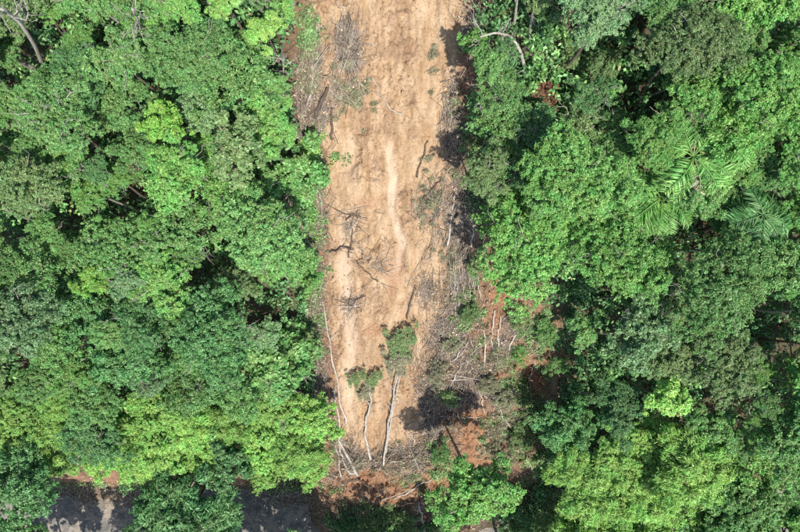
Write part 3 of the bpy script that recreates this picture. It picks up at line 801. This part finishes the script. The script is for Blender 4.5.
palm(694, 156, 7.9, 3.0, 17, 'bright', 'fresh green palm with long arching fronds in the right forest', 31)
palm(764, 214, 8.0, 2.2, 14, 'teal', 'bluish star-shaped palm near the right edge, above the great round tree', 41, 0.15)
palm(662, 198, 7.0, 2.8, 14, 'bright', 'fresh palm to the lower left of the long-fronded palm', 51)
palm(735, 128, 6.6, 2.6, 12, 'bright', 'small fresh palm to the upper right of the long-fronded palm', 61)

# ------------------------------------------------------------------ fallen trunks and sticks
def log(pts, r0_, r1_, bark, label, name='fallen_log', cat='log', group=None, lift=(0, 0), twig=0, sides=6, roots=0):
    """pts: pixels along the stem, lying on the ground; lift: metres above the ground at its two ends"""
    n = max(5, 3 * len(pts))
    G = np.array([at(*p) for p in pts])
    s = np.r_[0, np.cumsum(np.linalg.norm(np.diff(G[:, :2], axis=0), axis=1))]
    tt = np.linspace(0, s[-1], n)
    x = np.interp(tt, s, G[:, 0]); y = np.interp(tt, s, G[:, 1])
    rad = np.linspace(r0_, r1_, n)
    z = zg(x, y)
    k = np.ones(5) / 5
    zs = np.convolve(np.pad(z, 2, 'edge'), k, 'valid')
    z = np.maximum(zs, z - 0.05) + rad * 0.75 + np.interp(tt / s[-1], [0, 1], lift)
    P = np.stack([x, y, z], 1)
    r = np.random.default_rng(int(abs(pts[0][0] * 7 + pts[0][1] * 13 + pts[-1][0])))
    P[1:-1, :2] += r.normal(0, 0.05, (n - 2, 2))
    b0 = P[0].copy()
    e = empty(name, b0); tag(e, label, cat, group)
    tb = Tubes(); tb.tube(P - b0, rad, sides); link('stem', tb.mesh('stem'), BARK[bark], e)
    for q in range(twig):
        tb = Tubes()
        i = int(r.integers(n // 3, n)); dd = (P[-1] - P[0]); dd = dd / np.linalg.norm(dd)
        v = dd * 0.7 + unit(1, r)[0] * 0.8; v[2] = abs(v[2]) * 0.4
        l_ = r.uniform(0.35, 1.3)
        bb = bend(P[i] - b0, P[i] - b0 + v * l_, 4, 0.1, r)
        tb.tube(bb, np.linspace(min(rad[i] * 0.6, 0.04), 0.01, 4), 4)
        for w_ in range(3):
            vv = v + unit(1, r)[0] * 0.7; vv[2] *= 0.4
            tb.tube(bend(bb[2], bb[2] + vv * l_ * 0.5, 3, 0.1, r), [0.014, 0.01, 0.006], 4)
        link('branch', tb.mesh('branch'), BARK[bark if bark != 'dark' else 'twig_dark'], e)
    if roots:
        for q in range(roots):
            tb = Tubes()
            v = unit(1, r)[0]; v[2] = abs(v[2]); dd = (P[0] - P[2]); dd /= np.linalg.norm(dd)
            tb.tube(bend((0, 0, 0), (v * 0.6 + dd * 0.5) * r.uniform(0.4, 0.9), 4, 0.15, r), np.linspace(0.045, 0.01, 4), 4)
            link('root', tb.mesh('root'), BARK['twig_dark'], e)
    return e, P

def lying_crown(e, px, py, rpx, h, form, tone, squash=1.0, nm='crown'):
    p = at(px, py, h); rad = rpx * (CAM[2] - p[2]) / F
    pr = PROTO[form][0]
    c = link(nm, pr['me'], LEAF[tone], e, Vector(p) - e.location)
    if pr['me'].materials[0] is not LEAF[tone]: c.material_slots[0].link = 'OBJECT'; c.material_slots[0].material = LEAF[tone]
    s = rad / pr['R']; c.scale = (s, s * squash, s * 0.75); c.rotation_euler = (0.45, 0, 0.4)
    return c

# the two leafy trees that slid down root first
e, P = log([(384, 463), (386, 440), (392, 405), (398, 372), (401, 345)], 0.10, 0.04, 'pale', 'white-barked fallen tree with leafy crown lying up the bare slide', 'fallen_tree', 'fallen tree', lift=(0.1, 0.9), twig=16, roots=6)
lying_crown(e, 402, 340, 15, 0.9, 'loose', 'olive', 1.2); lying_crown(e, 399, 360, 14, 0.6, 'loose', 'dry', 1.3)
tb = Tubes(); Q = np.array([at(*q) for q in [(386, 452), (391, 420), (398, 385), (405, 352)]]); Q[:, 2] = zg(Q[:, 0], Q[:, 1]) + np.array([0.18, 0.25, 0.5, 0.9])
tb.tube(Q - P[0], [0.075, 0.065, 0.05, 0.03], 6); link('stem', tb.mesh('stem'), BARK['pale'], e)
e, P = log([(371, 459), (366, 438), (366, 418), (372, 400), (369, 382)], 0.11, 0.05, 'pale', 'slim fallen tree with small olive crown beside the white-barked one', 'fallen_tree', 'fallen tree', lift=(0.05, 0.6), twig=12, roots=4)
lying_crown(e, 356, 378, 9, 0.6, 'loose', 'olive'); lying_crown(e, 374, 378, 9, 0.6, 'loose', 'olive'); lying_crown(e, 366, 392, 9, 0.4, 'loose', 'dry')

LOGS = [
 ([(358, 474), (348, 458), (340, 440), (339, 415), (335, 390)], 0.13, 0.05, 'pale', 'pale forked trunk at the lower left rim of the slide', 5),
 ([(355, 472), (346, 468), (341, 452), (336, 438)], 0.10, 0.05, 'pale', 'short pale trunk crossing the foot of the forked trunk', 3),
 ([(342, 476), (338, 455), (335, 443)], 0.08, 0.04, 'pale', 'thin pale stem leftmost in the bundle at the slide foot', 2),
 ([(346, 425), (340, 398), (333, 360), (328, 332), (324, 305)], 0.10, 0.04, 'twig', 'long grey stem lying along the left rim of the slide', 8),
 ([(414, 443), (411, 434), (407, 424)], 0.05, 0.03, 'pale', 'short pale stick right of the white-barked fallen tree', 0),
 ([(417, 178), (421, 160), (428, 140)], 0.07, 0.05, 'dark', 'dark stick lying on bare earth right of the pale rill', 0),
 ([(402, 114), (390, 108), (380, 94), (371, 76)], 0.06, 0.03, 'twig', 'crooked thin stick below the uprooted bush on the slide', 2),
 ([(315, 120), (321, 104), (328, 88)], 0.15, 0.11, 'dark', 'dark broken log on the left rim near the slide top', 2),
 ([(332, 140), (331, 125), (332, 108)], 0.09, 0.06, 'dark', 'short dark log beside the broken log at the left rim', 0),
 ([(306, 110), (312, 92), (313, 65)], 0.07, 0.04, 'twig', 'upright-lying grey stem left of the dark broken log', 4),
 ([(447, 246), (451, 222), (456, 190)], 0.08, 0.05, 'pale', 'long pale pole lying on the right flank of the slide', 2),
 ([(468, 246), (465, 222), (461, 196)], 0.12, 0.08, 'dark', 'dark straight log right of the long pale pole', 0),
 ([(471, 247), (473, 233), (476, 222)], 0.08, 0.06, 'pale', 'short pale pole touching the dark straight log', 0),
 ([(482, 250), (484, 236), (487, 222)], 0.07, 0.05, 'pale', 'pale pole rightmost beside the dark straight log', 0),
 ([(407, 319), (411, 302), (415, 285)], 0.07, 0.05, 'dark', 'dark stick above the leafy fallen crown', 0),
 ([(470, 347), (466, 334), (461, 318)], 0.10, 0.07, 'dark', 'dark log in the brushwood right of the fallen crown', 2),
 ([(493, 348), (492, 330), (494, 310)], 0.08, 0.06, 'pale', 'pale pole standing out on orange earth in the debris', 0),
 ([(498, 346), (498, 330), (500, 316)], 0.07, 0.05, 'pale', 'second pale pole on the orange earth, right one', 0),
 ([(484, 366), (486, 345), (482, 325)], 0.09, 0.05, 'twig', 'grey stem left of the poles on orange earth', 3),
 ([(395, 497), (412, 489), (432, 477)], 0.07, 0.05, 'pale', 'pale stick slanting across the red earth of the toe', 0),
 ([(380, 500), (400, 492), (418, 487)], 0.06, 0.04, 'twig', 'grey-brown stick below the pale slanting one', 0),
 ([(424, 531), (421, 515), (419, 500)], 0.12, 0.09, 'pale', 'white broken trunk below the toe of the slide', 0),
 ([(342, 534), (352, 520), (361, 508)], 0.09, 0.07, 'grey', 'grey log in the shade below the toe, left one', 2),
 ([(330, 530), (338, 518), (342, 512)], 0.07, 0.05, 'grey', 'short grey log at the bottom beside the road end', 2),
 ([(362, 534), (363, 522), (366, 512)], 0.07, 0.05, 'grey', 'upright-lying grey log under the toe, right of the left one', 2),
 ([(438, 418), (460, 417), (482, 416)], 0.035, 0.025, 'pale', 'thin straight pale rod lying across the shaded debris', 0),
 ([(535, 478), (530, 466), (525, 455)], 0.08, 0.05, 'pale', 'pale stick at the lower right of the debris', 2),
 ([(514, 531), (507, 524), (499, 518)], 0.09, 0.06, 'pale', 'pale branch right of the lone emerald tree at the bottom', 3),
 ([(522, 531), (512, 520), (503, 513)], 0.06, 0.04, 'pale', 'thinner pale branch above the one at the bottom edge', 3),
 ([(532, 395), (533, 378), (538, 365)], 0.07, 0.04, 'pale', 'forked pale branch on red earth at the debris right rim', 6),
 ([(455, 360), (462, 348), (470, 340), (476, 352)], 0.06, 0.03, 'twig', 'bent grey branch above the dark shade in the debris', 5),
 ([(484, 412), (480, 392), (473, 376)], 0.06, 0.04, 'twig', 'grey stem slanting over the lower debris', 4),
 ([(349, 258), (352, 235), (354, 214)], 0.06, 0.03, 'dark', 'dark thin stem standing out left of the pale rill', 3),
 ([(330, 252), (343, 247), (354, 250)], 0.07, 0.04, 'dark', 'dark root-like stick at the left rim half way down', 4),
 ([(378, 282), (366, 272), (357, 262)], 0.05, 0.03, 'dark', 'small dark twig on the bare earth mid slide', 3),
 ([(346, 220), (352, 214), (360, 216)], 0.06, 0.03, 'dark', 'small brown root tangle on bare earth, upper left', 6),
 ([(345, 300), (355, 300), (366, 296)], 0.06, 0.04, 'dark', 'small dark root on the left of the lower slide', 5),
 ([(440, 82), (450, 80), (462, 72)], 0.05, 0.03, 'twig_dark', 'thin brown stick at the right rim near the slide top', 3),
 ([(340, 22), (345, 12), (336, 0)], 0.05, 0.03, 'twig', 'thin stick at the very top of the slide', 1),
 ([(423, 200), (432, 190), (440, 182)], 0.07, 0.04, 'dark', 'dark bent root at the right flank above the poles', 4),
 ([(446, 398), (452, 380), (462, 364), (474, 358)], 0.09, 0.03, 'pale', 'pale curved limb arching over the top of the dark shade', 7),
 ([(432, 372), (440, 352), (452, 338)], 0.08, 0.03, 'grey', 'grey limb on brushwood right of the leafy fallen crown', 6),
 ([(522, 452), (512, 430), (500, 412), (492, 396)], 0.09, 0.03, 'pale', 'long pale limb slanting through the lower debris', 7),
 ([(548, 452), (540, 432), (536, 412)], 0.08, 0.04, 'twig', 'grey limb at the lower right debris below the pit', 6),
 ([(508, 350), (518, 330), (524, 312)], 0.08, 0.04, 'twig', 'grey limb below the overhanging emerald crown', 6),
 ([(372, 486), (356, 478), (342, 482)], 0.08, 0.04, 'dark', 'dark broken limb in the red earth of the toe, left', 5),
 ([(430, 498), (415, 500), (400, 505)], 0.08, 0.05, 'brown', 'brown limb along the lower edge of the toe', 4),
 ([(198, 491), (208, 476), (218, 462)], 0.11, 0.07, 'brown', 'brown trunk leaning over the lime thicket above the road', 0),
]
for pts, a, b, bk, lab, tw in LOGS:
    lift = (0.05, 0.25) if tw > 3 else (0.02, 0.08)
    if pts[0][0] == 198: lift = (3.2, 6.0)
    log(pts, a, b, bk, lab, group='fallen trunks and sticks on the slide', lift=lift, twig=tw)

# leaning pole bundle in the debris
rb = np.random.default_rng(77)
place = ['leftmost', 'second from left', 'third from left', 'fourth from left', 'fifth from left', 'sixth from left', 'seventh from left', 'eighth from left', 'rightmost']
for k in range(9):
    x0 = 454 + k * 2.9 + rb.normal(0, 1.3); 
    log([(x0 + rb.normal(0, 2) + 2, 303 + rb.normal(0, 5)), (x0, 282), (x0 + 1 + rb.normal(0, 1.5), 258 + rb.normal(0, 6))], 0.045, 0.022, 'twig' if k % 3 else 'pale',
        f'grey-white pole, {place[k]} of the bundle below the dark straight log', 'pole', 'pole', 'bundle of poles in the debris', (0.1 + 0.05 * (k % 3), 0.25), 1)

# bare standing trees at the rim
def bare_tree(base_px, path, radii, bark, label, side=6, seed=0, twl=1.6):
    """path: (px, py, height) of the stem above the ground"""
    P = np.array([at(*q) for q in path])
    b = np.array([P[0][0], P[0][1], float(zg(P[0][0], P[0][1])) - 0.1])
    e = empty('bare_tree', b); tag(e, label, 'dead tree', 'bare trees at the slide rim')
    r = np.random.default_rng(seed)
    n = 4 * len(P); t = np.linspace(0, 1, len(P)); tt = np.linspace(0, 1, n)
    Q = np.stack([np.interp(tt, t, P[:, k]) for k in range(3)], 1)
    for _ in range(2): Q[1:-1] = (Q[:-2] + Q[1:-1] * 2 + Q[2:]) / 4
    Q[0] = b
    tb = Tubes(); rd = np.interp(tt, [0, 1], radii); tb.tube(Q - b, rd, 6)
    link('trunk', tb.mesh('trunk'), BARK[bark], e)
    for q in range(side):
        tb = Tubes()
        i = int(r.integers(n // 2, n)); v = unit(1, r)[0]; v[2] = abs(v[2]) * 0.5
        v = v + 0.5 * (Q[-1] - Q[0]) / np.linalg.norm(Q[-1] - Q[0]); l_ = twl * r.uniform(0.5, 1.2)
        bb = bend(Q[i] - b, Q[i] - b + v * l_, 5, 0.12, r); tb.tube(bb, np.linspace(max(0.02, rd[i] * 0.5), 0.01, 5), 4)
        for w_ in range(5):
            vv = v + unit(1, r)[0] * 0.8; j = 1 + w_ % 4
            tb.tube(bend(bb[j], bb[j] + vv * l_ * 0.4, 4, 0.12, r), np.linspace(0.016, 0.006, 4), 4)
        link('branch', tb.mesh('branch'), BARK[bark], e)
bare_tree(None, [(525, 84, 0), (525, 70, 2), (521, 52, 3.6), (512, 37, 4.6), (496, 32, 5.0), (480, 37, 5.2)], (0.13, 0.05), 'pale', 'pale bare tree bent in an arch at the upper right rim', 5, 1)
bare_tree(None, [(476, 122, 0), (481, 104, 1.6), (487, 92, 3)], (0.07, 0.03), 'pale', 'thin pale bare sapling on the right rim below the arch', 6, 2)
bare_tree(None, [(528, 45, 0), (531, 22, 2.5), (536, 0, 5), (540, -20, 7)], (0.11, 0.06), 'pale', 'bare pale trunk at the top edge, right of the leafy tree', 5, 3)
bare_tree(None, [(512, 38, 0), (515, 18, 2.5), (517, 0, 4.5), (519, -15, 6)], (0.10, 0.05), 'pale', 'slim bare trunk at the top edge, leftmost of three', 4, 4)
bare_tree(None, [(580, 32, 0), (580, 14, 2.5), (579, -5, 5)], (0.14, 0.08), 'pale', 'thick pale bare trunk at the top edge, rightmost of three', 6, 5)
bare_tree(None, [(560, 30, 0), (566, 12, 2.0), (561, -6, 4)], (0.07, 0.04), 'grey', 'crooked grey bare trunk between the pale ones at the top', 6, 6)
bare_tree(None, [(285, 95, 0), (283, 75, 3), (284, 58, 5)], (0.09, 0.03), 'pale', 'white-branched dead sapling at the forest edge left of the slide', 9, 7, 1.2)
bare_tree(None, [(45, 70, 0), (35, 45, 6), (20, 22, 9.5), (0, 8, 11)], (0.16, 0.06), 'pale', 'dead tree with pale limbs in the upper left corner', 9, 8)
bare_tree(None, [(165, 55, 0), (140, 25, 8), (132, 8, 11)], (0.12, 0.05), 'pale', 'pale limb rising through the canopy near the top left', 7, 9)

# ------------------------------------------------------------------ loose debris: twigs, dead leaves, grass, clods (nobody could count these)
def pick(cx, cy, rx, ry, n, r, hole=-0.12):
    m = n * 4
    a = r.uniform(0, 6.283, m); q = np.minimum(np.abs(r.normal(0, 0.55, m)), 1.5)
    x, y = cx + rx * q * np.cos(a), cy + ry * q * np.sin(a)
    k = fbm(x / 11.0, y / 14.0, 3, 91) + r.normal(0, 0.12, m) > hole
    return x[k][:n], y[k][:n]
# world position of many pixels: one table, then interpolation
gx = np.linspace(-60, 860, 60); gy = np.linspace(-60, 600, 45)
GT = at(*np.meshgrid(gx, gy))
def atv(px, py):
    u = np.clip((px - gx[0]) / (gx[1] - gx[0]), 0, len(gx) - 1.001); v = np.clip((py - gy[0]) / (gy[1] - gy[0]), 0, len(gy) - 1.001)
    i = u.astype(int); j = v.astype(int); fu = (u - i)[:, None]; fv = (v - j)[:, None]
    p = (GT[j, i] * (1 - fu) + GT[j, i + 1] * fu) * (1 - fv) + (GT[j + 1, i] * (1 - fu) + GT[j + 1, i + 1] * fu) * fv
    return p[:, 0], p[:, 1]

ZONES = [  # cx, cy, rx, ry, twigs, leaves, mean angle (deg from +x), spread, height
 (470, 385, 52, 60, 1500, 2600, 95, 45, 0.55),
 (505, 340, 48, 52, 900, 1900, 85, 40, 0.45),
 (462, 285, 18, 42, 700, 900, 90, 18, 0.45),
 (450, 335, 28, 34, 650, 1300, 80, 45, 0.5),
 (525, 430, 30, 50, 600, 1600, 90, 45, 0.5),
 (385, 462, 50, 13, 300, 1300, 60, 60, 0.35), (345, 485, 22, 14, 160, 500, 60, 60, 0.35), (385, 490, 55, 9, 200, 300, 40, 60, 0.3),
 (405, 455, 32, 18, 280, 900, 75, 50, 0.35), (432, 430, 12, 40, 420, 600, 90, 45, 0.4),
 (350, 465, 18, 28, 450, 700, 100, 35, 0.35),
 (316, 395, 16, 60, 800, 1400, 95, 25, 0.5),
 (314, 300, 13, 60, 620, 1200, 92, 25, 0.5), (306, 240, 12, 60, 400, 700, 92, 30, 0.6), (306, 110, 12, 50, 240, 700, 92, 30, 0.6),
 (318, 200, 9, 60, 330, 700, 92, 25, 0.35),
 (312, 70, 12, 60, 400, 700, 95, 30, 0.4),
 (318, 120, 14, 26, 260, 500, 80, 40, 0.35),
 (349, 50, 14, 30, 760, 500, 95, 42, 0.55), (338, 92, 14, 20, 110, 200, 85, 40, 0.3),
 (455, 130, 12, 60, 500, 1300, 95, 35, 0.5),
 (463, 215, 18, 40, 520, 900, 92, 25, 0.35),
 (435, 215, 22, 40, 260, 160, 90, 30, 0.12),
 (425, 290, 16, 24, 160, 160, 80, 40, 0.15),
 (480, 25, 22, 30, 420, 800, 95, 40, 0.6),
 (550, 50, 45, 45, 900, 1500, 95, 40, 0.9),
 (350, 225, 12, 20, 60, 60, 60, 60, 0.12),
 (350, 302, 14, 14, 60, 90, 60, 60, 0.12),
 (380, 265, 26, 40, 80, 60, 80, 50, 0.08),
 (510, 515, 50, 22, 520, 1800, 120, 50, 0.4),
 (360, 520, 40, 14, 300, 500, 70, 50, 0.35),
 (425, 390, 12, 40, 260, 420, 95, 30, 0.3),
 (70, 490, 70, 9, 90, 2600, 10, 60, 0.1), (170, 488, 80, 6, 60, 1300, 10, 60, 0.1), (280, 490, 50, 7, 90, 900, 10, 60, 0.15), (150, 505, 190, 16, 90, 1800, 10, 90, 0.02), (100, 496, 60, 10, 60, 1800, 10, 90, 0.04), (290, 500, 40, 14, 90, 1200, 10, 90, 0.05), (390, 520, 50, 18, 400, 900, 70, 60, 0.4), (440, 505, 26, 20, 300, 500, 70, 60, 0.4),
]
rz = np.random.default_rng(5)
tw1, tw2, tw3 = Tubes(), Tubes(), Tubes()
LP, LN, LD, LL_, LW_ = [], [], [], [], []
for (cx, cy, rx, ry, nt_, nl, ang, spr, hh) in ZONES:
    px, py = pick(cx, cy, rx, ry, int(nt_ * 1.9), rz, -0.25)
    x, y = atv(px, py)
    kq = rz.random(len(x)) > 0.9 * smooth(0.25, 0.6, orange_at(x, y))
    x, y = x[kq], y[kq]; nt_ = len(x)
    L_ = rz.lognormal(-0.25, 0.6, nt_).clip(0.25, 3.2); th = np.radians(ang + rz.normal(0, spr, nt_))
    dx, dy = np.cos(th) * L_ * 0.5, np.sin(th) * L_ * 0.5
    z0, zm, z1 = zg(x - dx, y - dy), zg(x, y), zg(x + dx, y + dy)
    lift = hh * rz.random(nt_) ** 2.0
    l0 = rz.uniform(0, 0.6, nt_) * lift; l1 = lift * rz.uniform(0.4, 1.2, nt_)
    kk = rz.normal(0, 0.08, (nt_, 2)) * L_[:, None]
    rr = (0.010 + 0.012 * rz.random(nt_) ** 2) * (0.6 + 0.4 * L_)
    for i in range(nt_):
        pts = [(x[i] - dx[i], y[i] - dy[i], z0[i] + l0[i] + 0.01), (x[i] + kk[i, 0], y[i] + kk[i, 1], max(zm[i] + 0.02, (z0[i] + z1[i]) / 2 + (l0[i] + l1[i]) / 2)), (x[i] + dx[i], y[i] + dy[i], z1[i] + l1[i] + 0.01)]
        uu = rz.random(); k_ = 2.3 if uu > 0.975 and hh >= 0.35 and L_[i] < 2.0 else 1.5 if uu > 0.90 else 1.0
        (tw1 if uu < 0.55 else tw2 if uu < 0.90 else tw3).tube(pts, [rr[i] * k_, rr[i] * 0.8 * k_, rr[i] * 0.45 * k_], 3)
    px, py = pick(cx, cy, rx * 1.05, ry * 1.05, int(nl * 1.1), rz, -0.3); x, y = atv(px, py)
    kq = rz.random(len(x)) > 0.8 * smooth(0.25, 0.6, orange_at(x, y)) * (y > Y0)
    x, y = x[kq], y[kq]; nl = len(x)
    LP.append(np.stack([x, y, zg(x, y) + 0.02 + hh * 0.6 * rz.random(nl) ** 2], 1))
LP = np.concatenate(LP); nL = len(LP)
V, Fc = leaf_quads(LP, np.array([0, -0.3, 1.0]) + rz.normal(0, 0.45, (nL, 3)), rz.normal(size=(nL, 3)), rz.uniform(0.07, 0.22, nL), rz.uniform(0.03, 0.10, nL))
tag(link('brushwood', tw1.mesh('brushwood', False), BARK['twig']), 'tangle of pale broken twigs strewn over the slide debris', 'brushwood', None, 'stuff')
tag(link('brown_brushwood', tw2.mesh('brown_brushwood', False), BARK['twig_dark']), 'tangle of brown broken twigs among the slide debris', 'brushwood', None, 'stuff')
tag(link('bleached_brushwood', tw3.mesh('bleached_brushwood', False), BARK['pale']), 'bleached pale sticks scattered through the slide debris', 'brushwood', None, 'stuff')
tag(link('leaf_litter', mesh_np('leaf_litter', V, Fc), LEAF['litter']), 'dead brown leaves strewn over the debris', 'leaf litter', None, 'stuff')

# green weeds and grass growing in the debris and on the rims
WEEDS = [ # cx, cy, rx, ry, tufts, tone
 (312, 150, 14, 30, 60, 'lime'), (310, 30, 12, 34, 70, 'olive'), (310, 210, 10, 40, 70, 'bright'), (312, 280, 12, 30, 70, 'olive'), (308, 340, 14, 30, 70, 'olive'), (314, 440, 16, 30, 90, 'lime'),
 (466, 330, 20, 20, 26, 'olive'), (520, 400, 40, 50, 150, 'olive'), (500, 430, 40, 40, 110, 'dry'), (545, 330, 30, 50, 130, 'olive'), (440, 385, 14, 26, 40, 'dry'), (470, 310, 14, 14, 30, 'olive'),
 (485, 120, 26, 60, 160, 'olive'), (490, 190, 20, 24, 90, 'olive'), (478, 215, 16, 20, 40, 'dry'), (540, 460, 34, 40, 120, 'olive'), (410, 460, 26, 14, 40, 'dry'), (440, 462, 18, 24, 40, 'olive'),
 (354, 98, 22, 30, 60, 'dry'), (348, 60, 12, 26, 40, 'dry'), (430, 205, 16, 38, 50, 'dry'), (432, 50, 8, 40, 9, 'dry'), (335, 155, 8, 5, 6, 'olive'), (372, 520, 40, 16, 80, 'olive'), (318, 250, 10, 60, 60, 'dry'), (312, 370, 12, 50, 70, 'dry'), (310, 90, 12, 50, 70, 'dry'), (500, 360, 50, 60, 150, 'dry'), (455, 270, 16, 40, 50, 'dry'), (335, 440, 6, 40, 30, 'dry'), (410, 478, 40, 14, 40, 'dry'),
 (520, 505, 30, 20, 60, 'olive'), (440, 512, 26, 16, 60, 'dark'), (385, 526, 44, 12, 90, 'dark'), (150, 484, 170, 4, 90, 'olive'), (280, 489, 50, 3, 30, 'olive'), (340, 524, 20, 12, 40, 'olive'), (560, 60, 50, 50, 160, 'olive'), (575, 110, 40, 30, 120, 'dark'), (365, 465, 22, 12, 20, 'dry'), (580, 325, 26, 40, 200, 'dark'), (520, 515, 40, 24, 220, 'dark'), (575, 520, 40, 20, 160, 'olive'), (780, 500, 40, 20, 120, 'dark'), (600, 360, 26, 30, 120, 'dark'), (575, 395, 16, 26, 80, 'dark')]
acc = {}
for (cx, cy, rx, ry, nt_, tone) in WEEDS:
    px, py = pick(cx, cy, rx, ry, nt_, rz); nt_ = len(px); x, y = atv(px, py); z = zg(x, y)
    nb = 40
    i = np.repeat(np.arange(nt_), nb); sz = rz.uniform(0.10, 0.30, nt_) if tone == 'dry' else rz.uniform(0.18, 0.48, nt_)
    v = unit(len(i), rz); v[:, 2] = np.abs(v[:, 2])
    P = np.stack([x, y, z], 1)[i] + v * (sz[i] * rz.uniform(0.4, 1.2, len(i)))[:, None] * np.array([1.25, 1.25, 1.0])
    grass = (tone == 'dry')
    acc.setdefault(tone, []).append((P, v * 0.5 + np.array([0, 0, 0.6]) + rz.normal(0, 0.35, (len(i), 3)), v + rz.normal(0, 0.5, (len(i), 3)),
                                     rz.uniform(0.2, 0.5, len(i)) if grass else rz.uniform(0.12, 0.26, len(i)), rz.uniform(0.02, 0.045, len(i)) if grass else rz.uniform(0.06, 0.13, len(i))))
WN = {'lime': 'lime weeds sprouting along the left rim of the slide', 'olive': 'olive weeds growing through the debris', 'bright': 'fresh green weeds on the left rim half way down',
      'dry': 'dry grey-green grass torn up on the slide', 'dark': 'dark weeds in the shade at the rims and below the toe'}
for tone, l_ in acc.items():
    V, Fc = leaf_quads(*[np.concatenate([q[k] for q in l_]) for k in range(5)])
    tag(link('weeds' if tone != 'dry' else 'dry_grass', mesh_np('weeds', V, Fc), LEAF[tone]), WN[tone], 'weeds', None, 'stuff')

# undergrowth filling the forest floor
for (n, tone, hlo, hhi, what) in [(4200, 'dark', 0.2, 2.2, 'deep green undergrowth covering the forest floor between the trees'), (2400, 'mid', 1.5, 4.4, 'mid-green thicket of saplings and climbers filling gaps below the canopy')]:
    px = rz.uniform(-55, 855, n); py = rz.uniform(-55, 500, n)
    ok = np.array([not inslide(a, b) for a, b in zip(px, py)]) & ~((px < 335) & (py > 472))
    if tone == 'mid':
        gg = np.array(GAPS); ok &= (((px[:, None] - gg[:, 0]) ** 2 + (py[:, None] - gg[:, 1]) ** 2) > (gg[:, 2] * 1.3) ** 2).all(1) & ~((px < 345) & (px > 285)) & ~((px > 400) & (px < 520)) & (py < 440)
    x, y = atv(px[ok], py[ok]); z = zg(x, y); nt_ = len(x)
    nb = 24; i = np.repeat(np.arange(nt_), nb)
    sz = rz.uniform(0.35, 0.85, nt_); hz = rz.uniform(hlo, hhi, nt_)
    v = unit(len(i), rz); v[:, 2] = np.abs(v[:, 2])
    P = np.stack([x, y, z + hz], 1)[i] + v * (sz[i] * rz.uniform(0.4, 1.1, len(i)))[:, None]
    V, Fc = leaf_quads(P, v * 0.5 + np.array([0, 0, 0.7]) + rz.normal(0, 0.4, (len(i), 3)), v + rz.normal(0, 0.5, (len(i), 3)), rz.uniform(0.2, 0.42, len(i)), rz.uniform(0.11, 0.22, len(i)))
    tag(link('undergrowth' if tone == 'dark' else 'sapling_thicket', mesh_np('undergrowth', V, Fc), LEAF[tone]), what, 'undergrowth', None, 'stuff')

# earth clods on the slide
def clods(n):
    r = np.random.default_rng(3)
    x = r.uniform(-8, 12, n * 6); y = r.uniform(YTOE, YTOP, n * 6)
    d, rough, pale, clod, run, toe = scardetail(x, y)
    m = scarmask(x, y)
    pr = (0.10 + 0.9 * clod + 0.5 * rough) * (1 - pale) * (m > 0.3)
    k = r.random(n * 6) < pr * 0.6
    x, y = x[k][:n], y[k][:n]; n = len(x)
    s = 0.018 + 0.045 * r.random(n) ** 2 + 0.07 * r.random(n) ** 9
    oct_ = np.array([[1, 0, 0], [0, 1, 0], [-1, 0, 0], [0, -1, 0], [0, 0, 1], [0, 0, -0.8]])
    fo = np.array([[0, 1, 4], [1, 2, 4], [2, 3, 4], [3, 0, 4], [1, 0, 5], [2, 1, 5], [3, 2, 5], [0, 3, 5]])
    a = r.uniform(0, 6.28, n)
    B = oct_[None] * r.uniform(0.55, 1.25, (n, 6, 1)) * s[:, None, None] * r.uniform(0.7, 1.3, (n, 1, 3))
    c, q = np.cos(a)[:, None], np.sin(a)[:, None]
    Vx = B[:, :, 0] * c - B[:, :, 1] * q + x[:, None]; Vy = B[:, :, 0] * q + B[:, :, 1] * c + y[:, None]; Vz = B[:, :, 2] * 0.8 + (zsoil(x, y) + s * 0.05)[:, None]
    V = np.stack([Vx, Vy, Vz], -1).reshape(-1, 3)
    Fc = (fo[None] + (np.arange(n) * 6)[:, None, None]).reshape(-1, 3)
    me = mesh_np('earth_clods', V, Fc)
    attr(me, 'red', np.repeat(np.clip(0.15 + rough[k][:n] * 0.7 + r.normal(0, 0.15, n), 0, 1), 6)); attr(me, 'pale', np.zeros(len(V))); attr(me, 'orange', np.repeat(orange_at(x, y), 6))
    return me
tag(link('earth_clods', clods(16000), M_SOIL), 'crumbled earth clods scattered over the bare slide', 'earth clods', None, 'stuff')

print('TREES', len(TREES), 'objects', len(bpy.data.objects), 'tris', sum(len(m.loops) - 2 * len(m.polygons) for m in bpy.data.meshes))
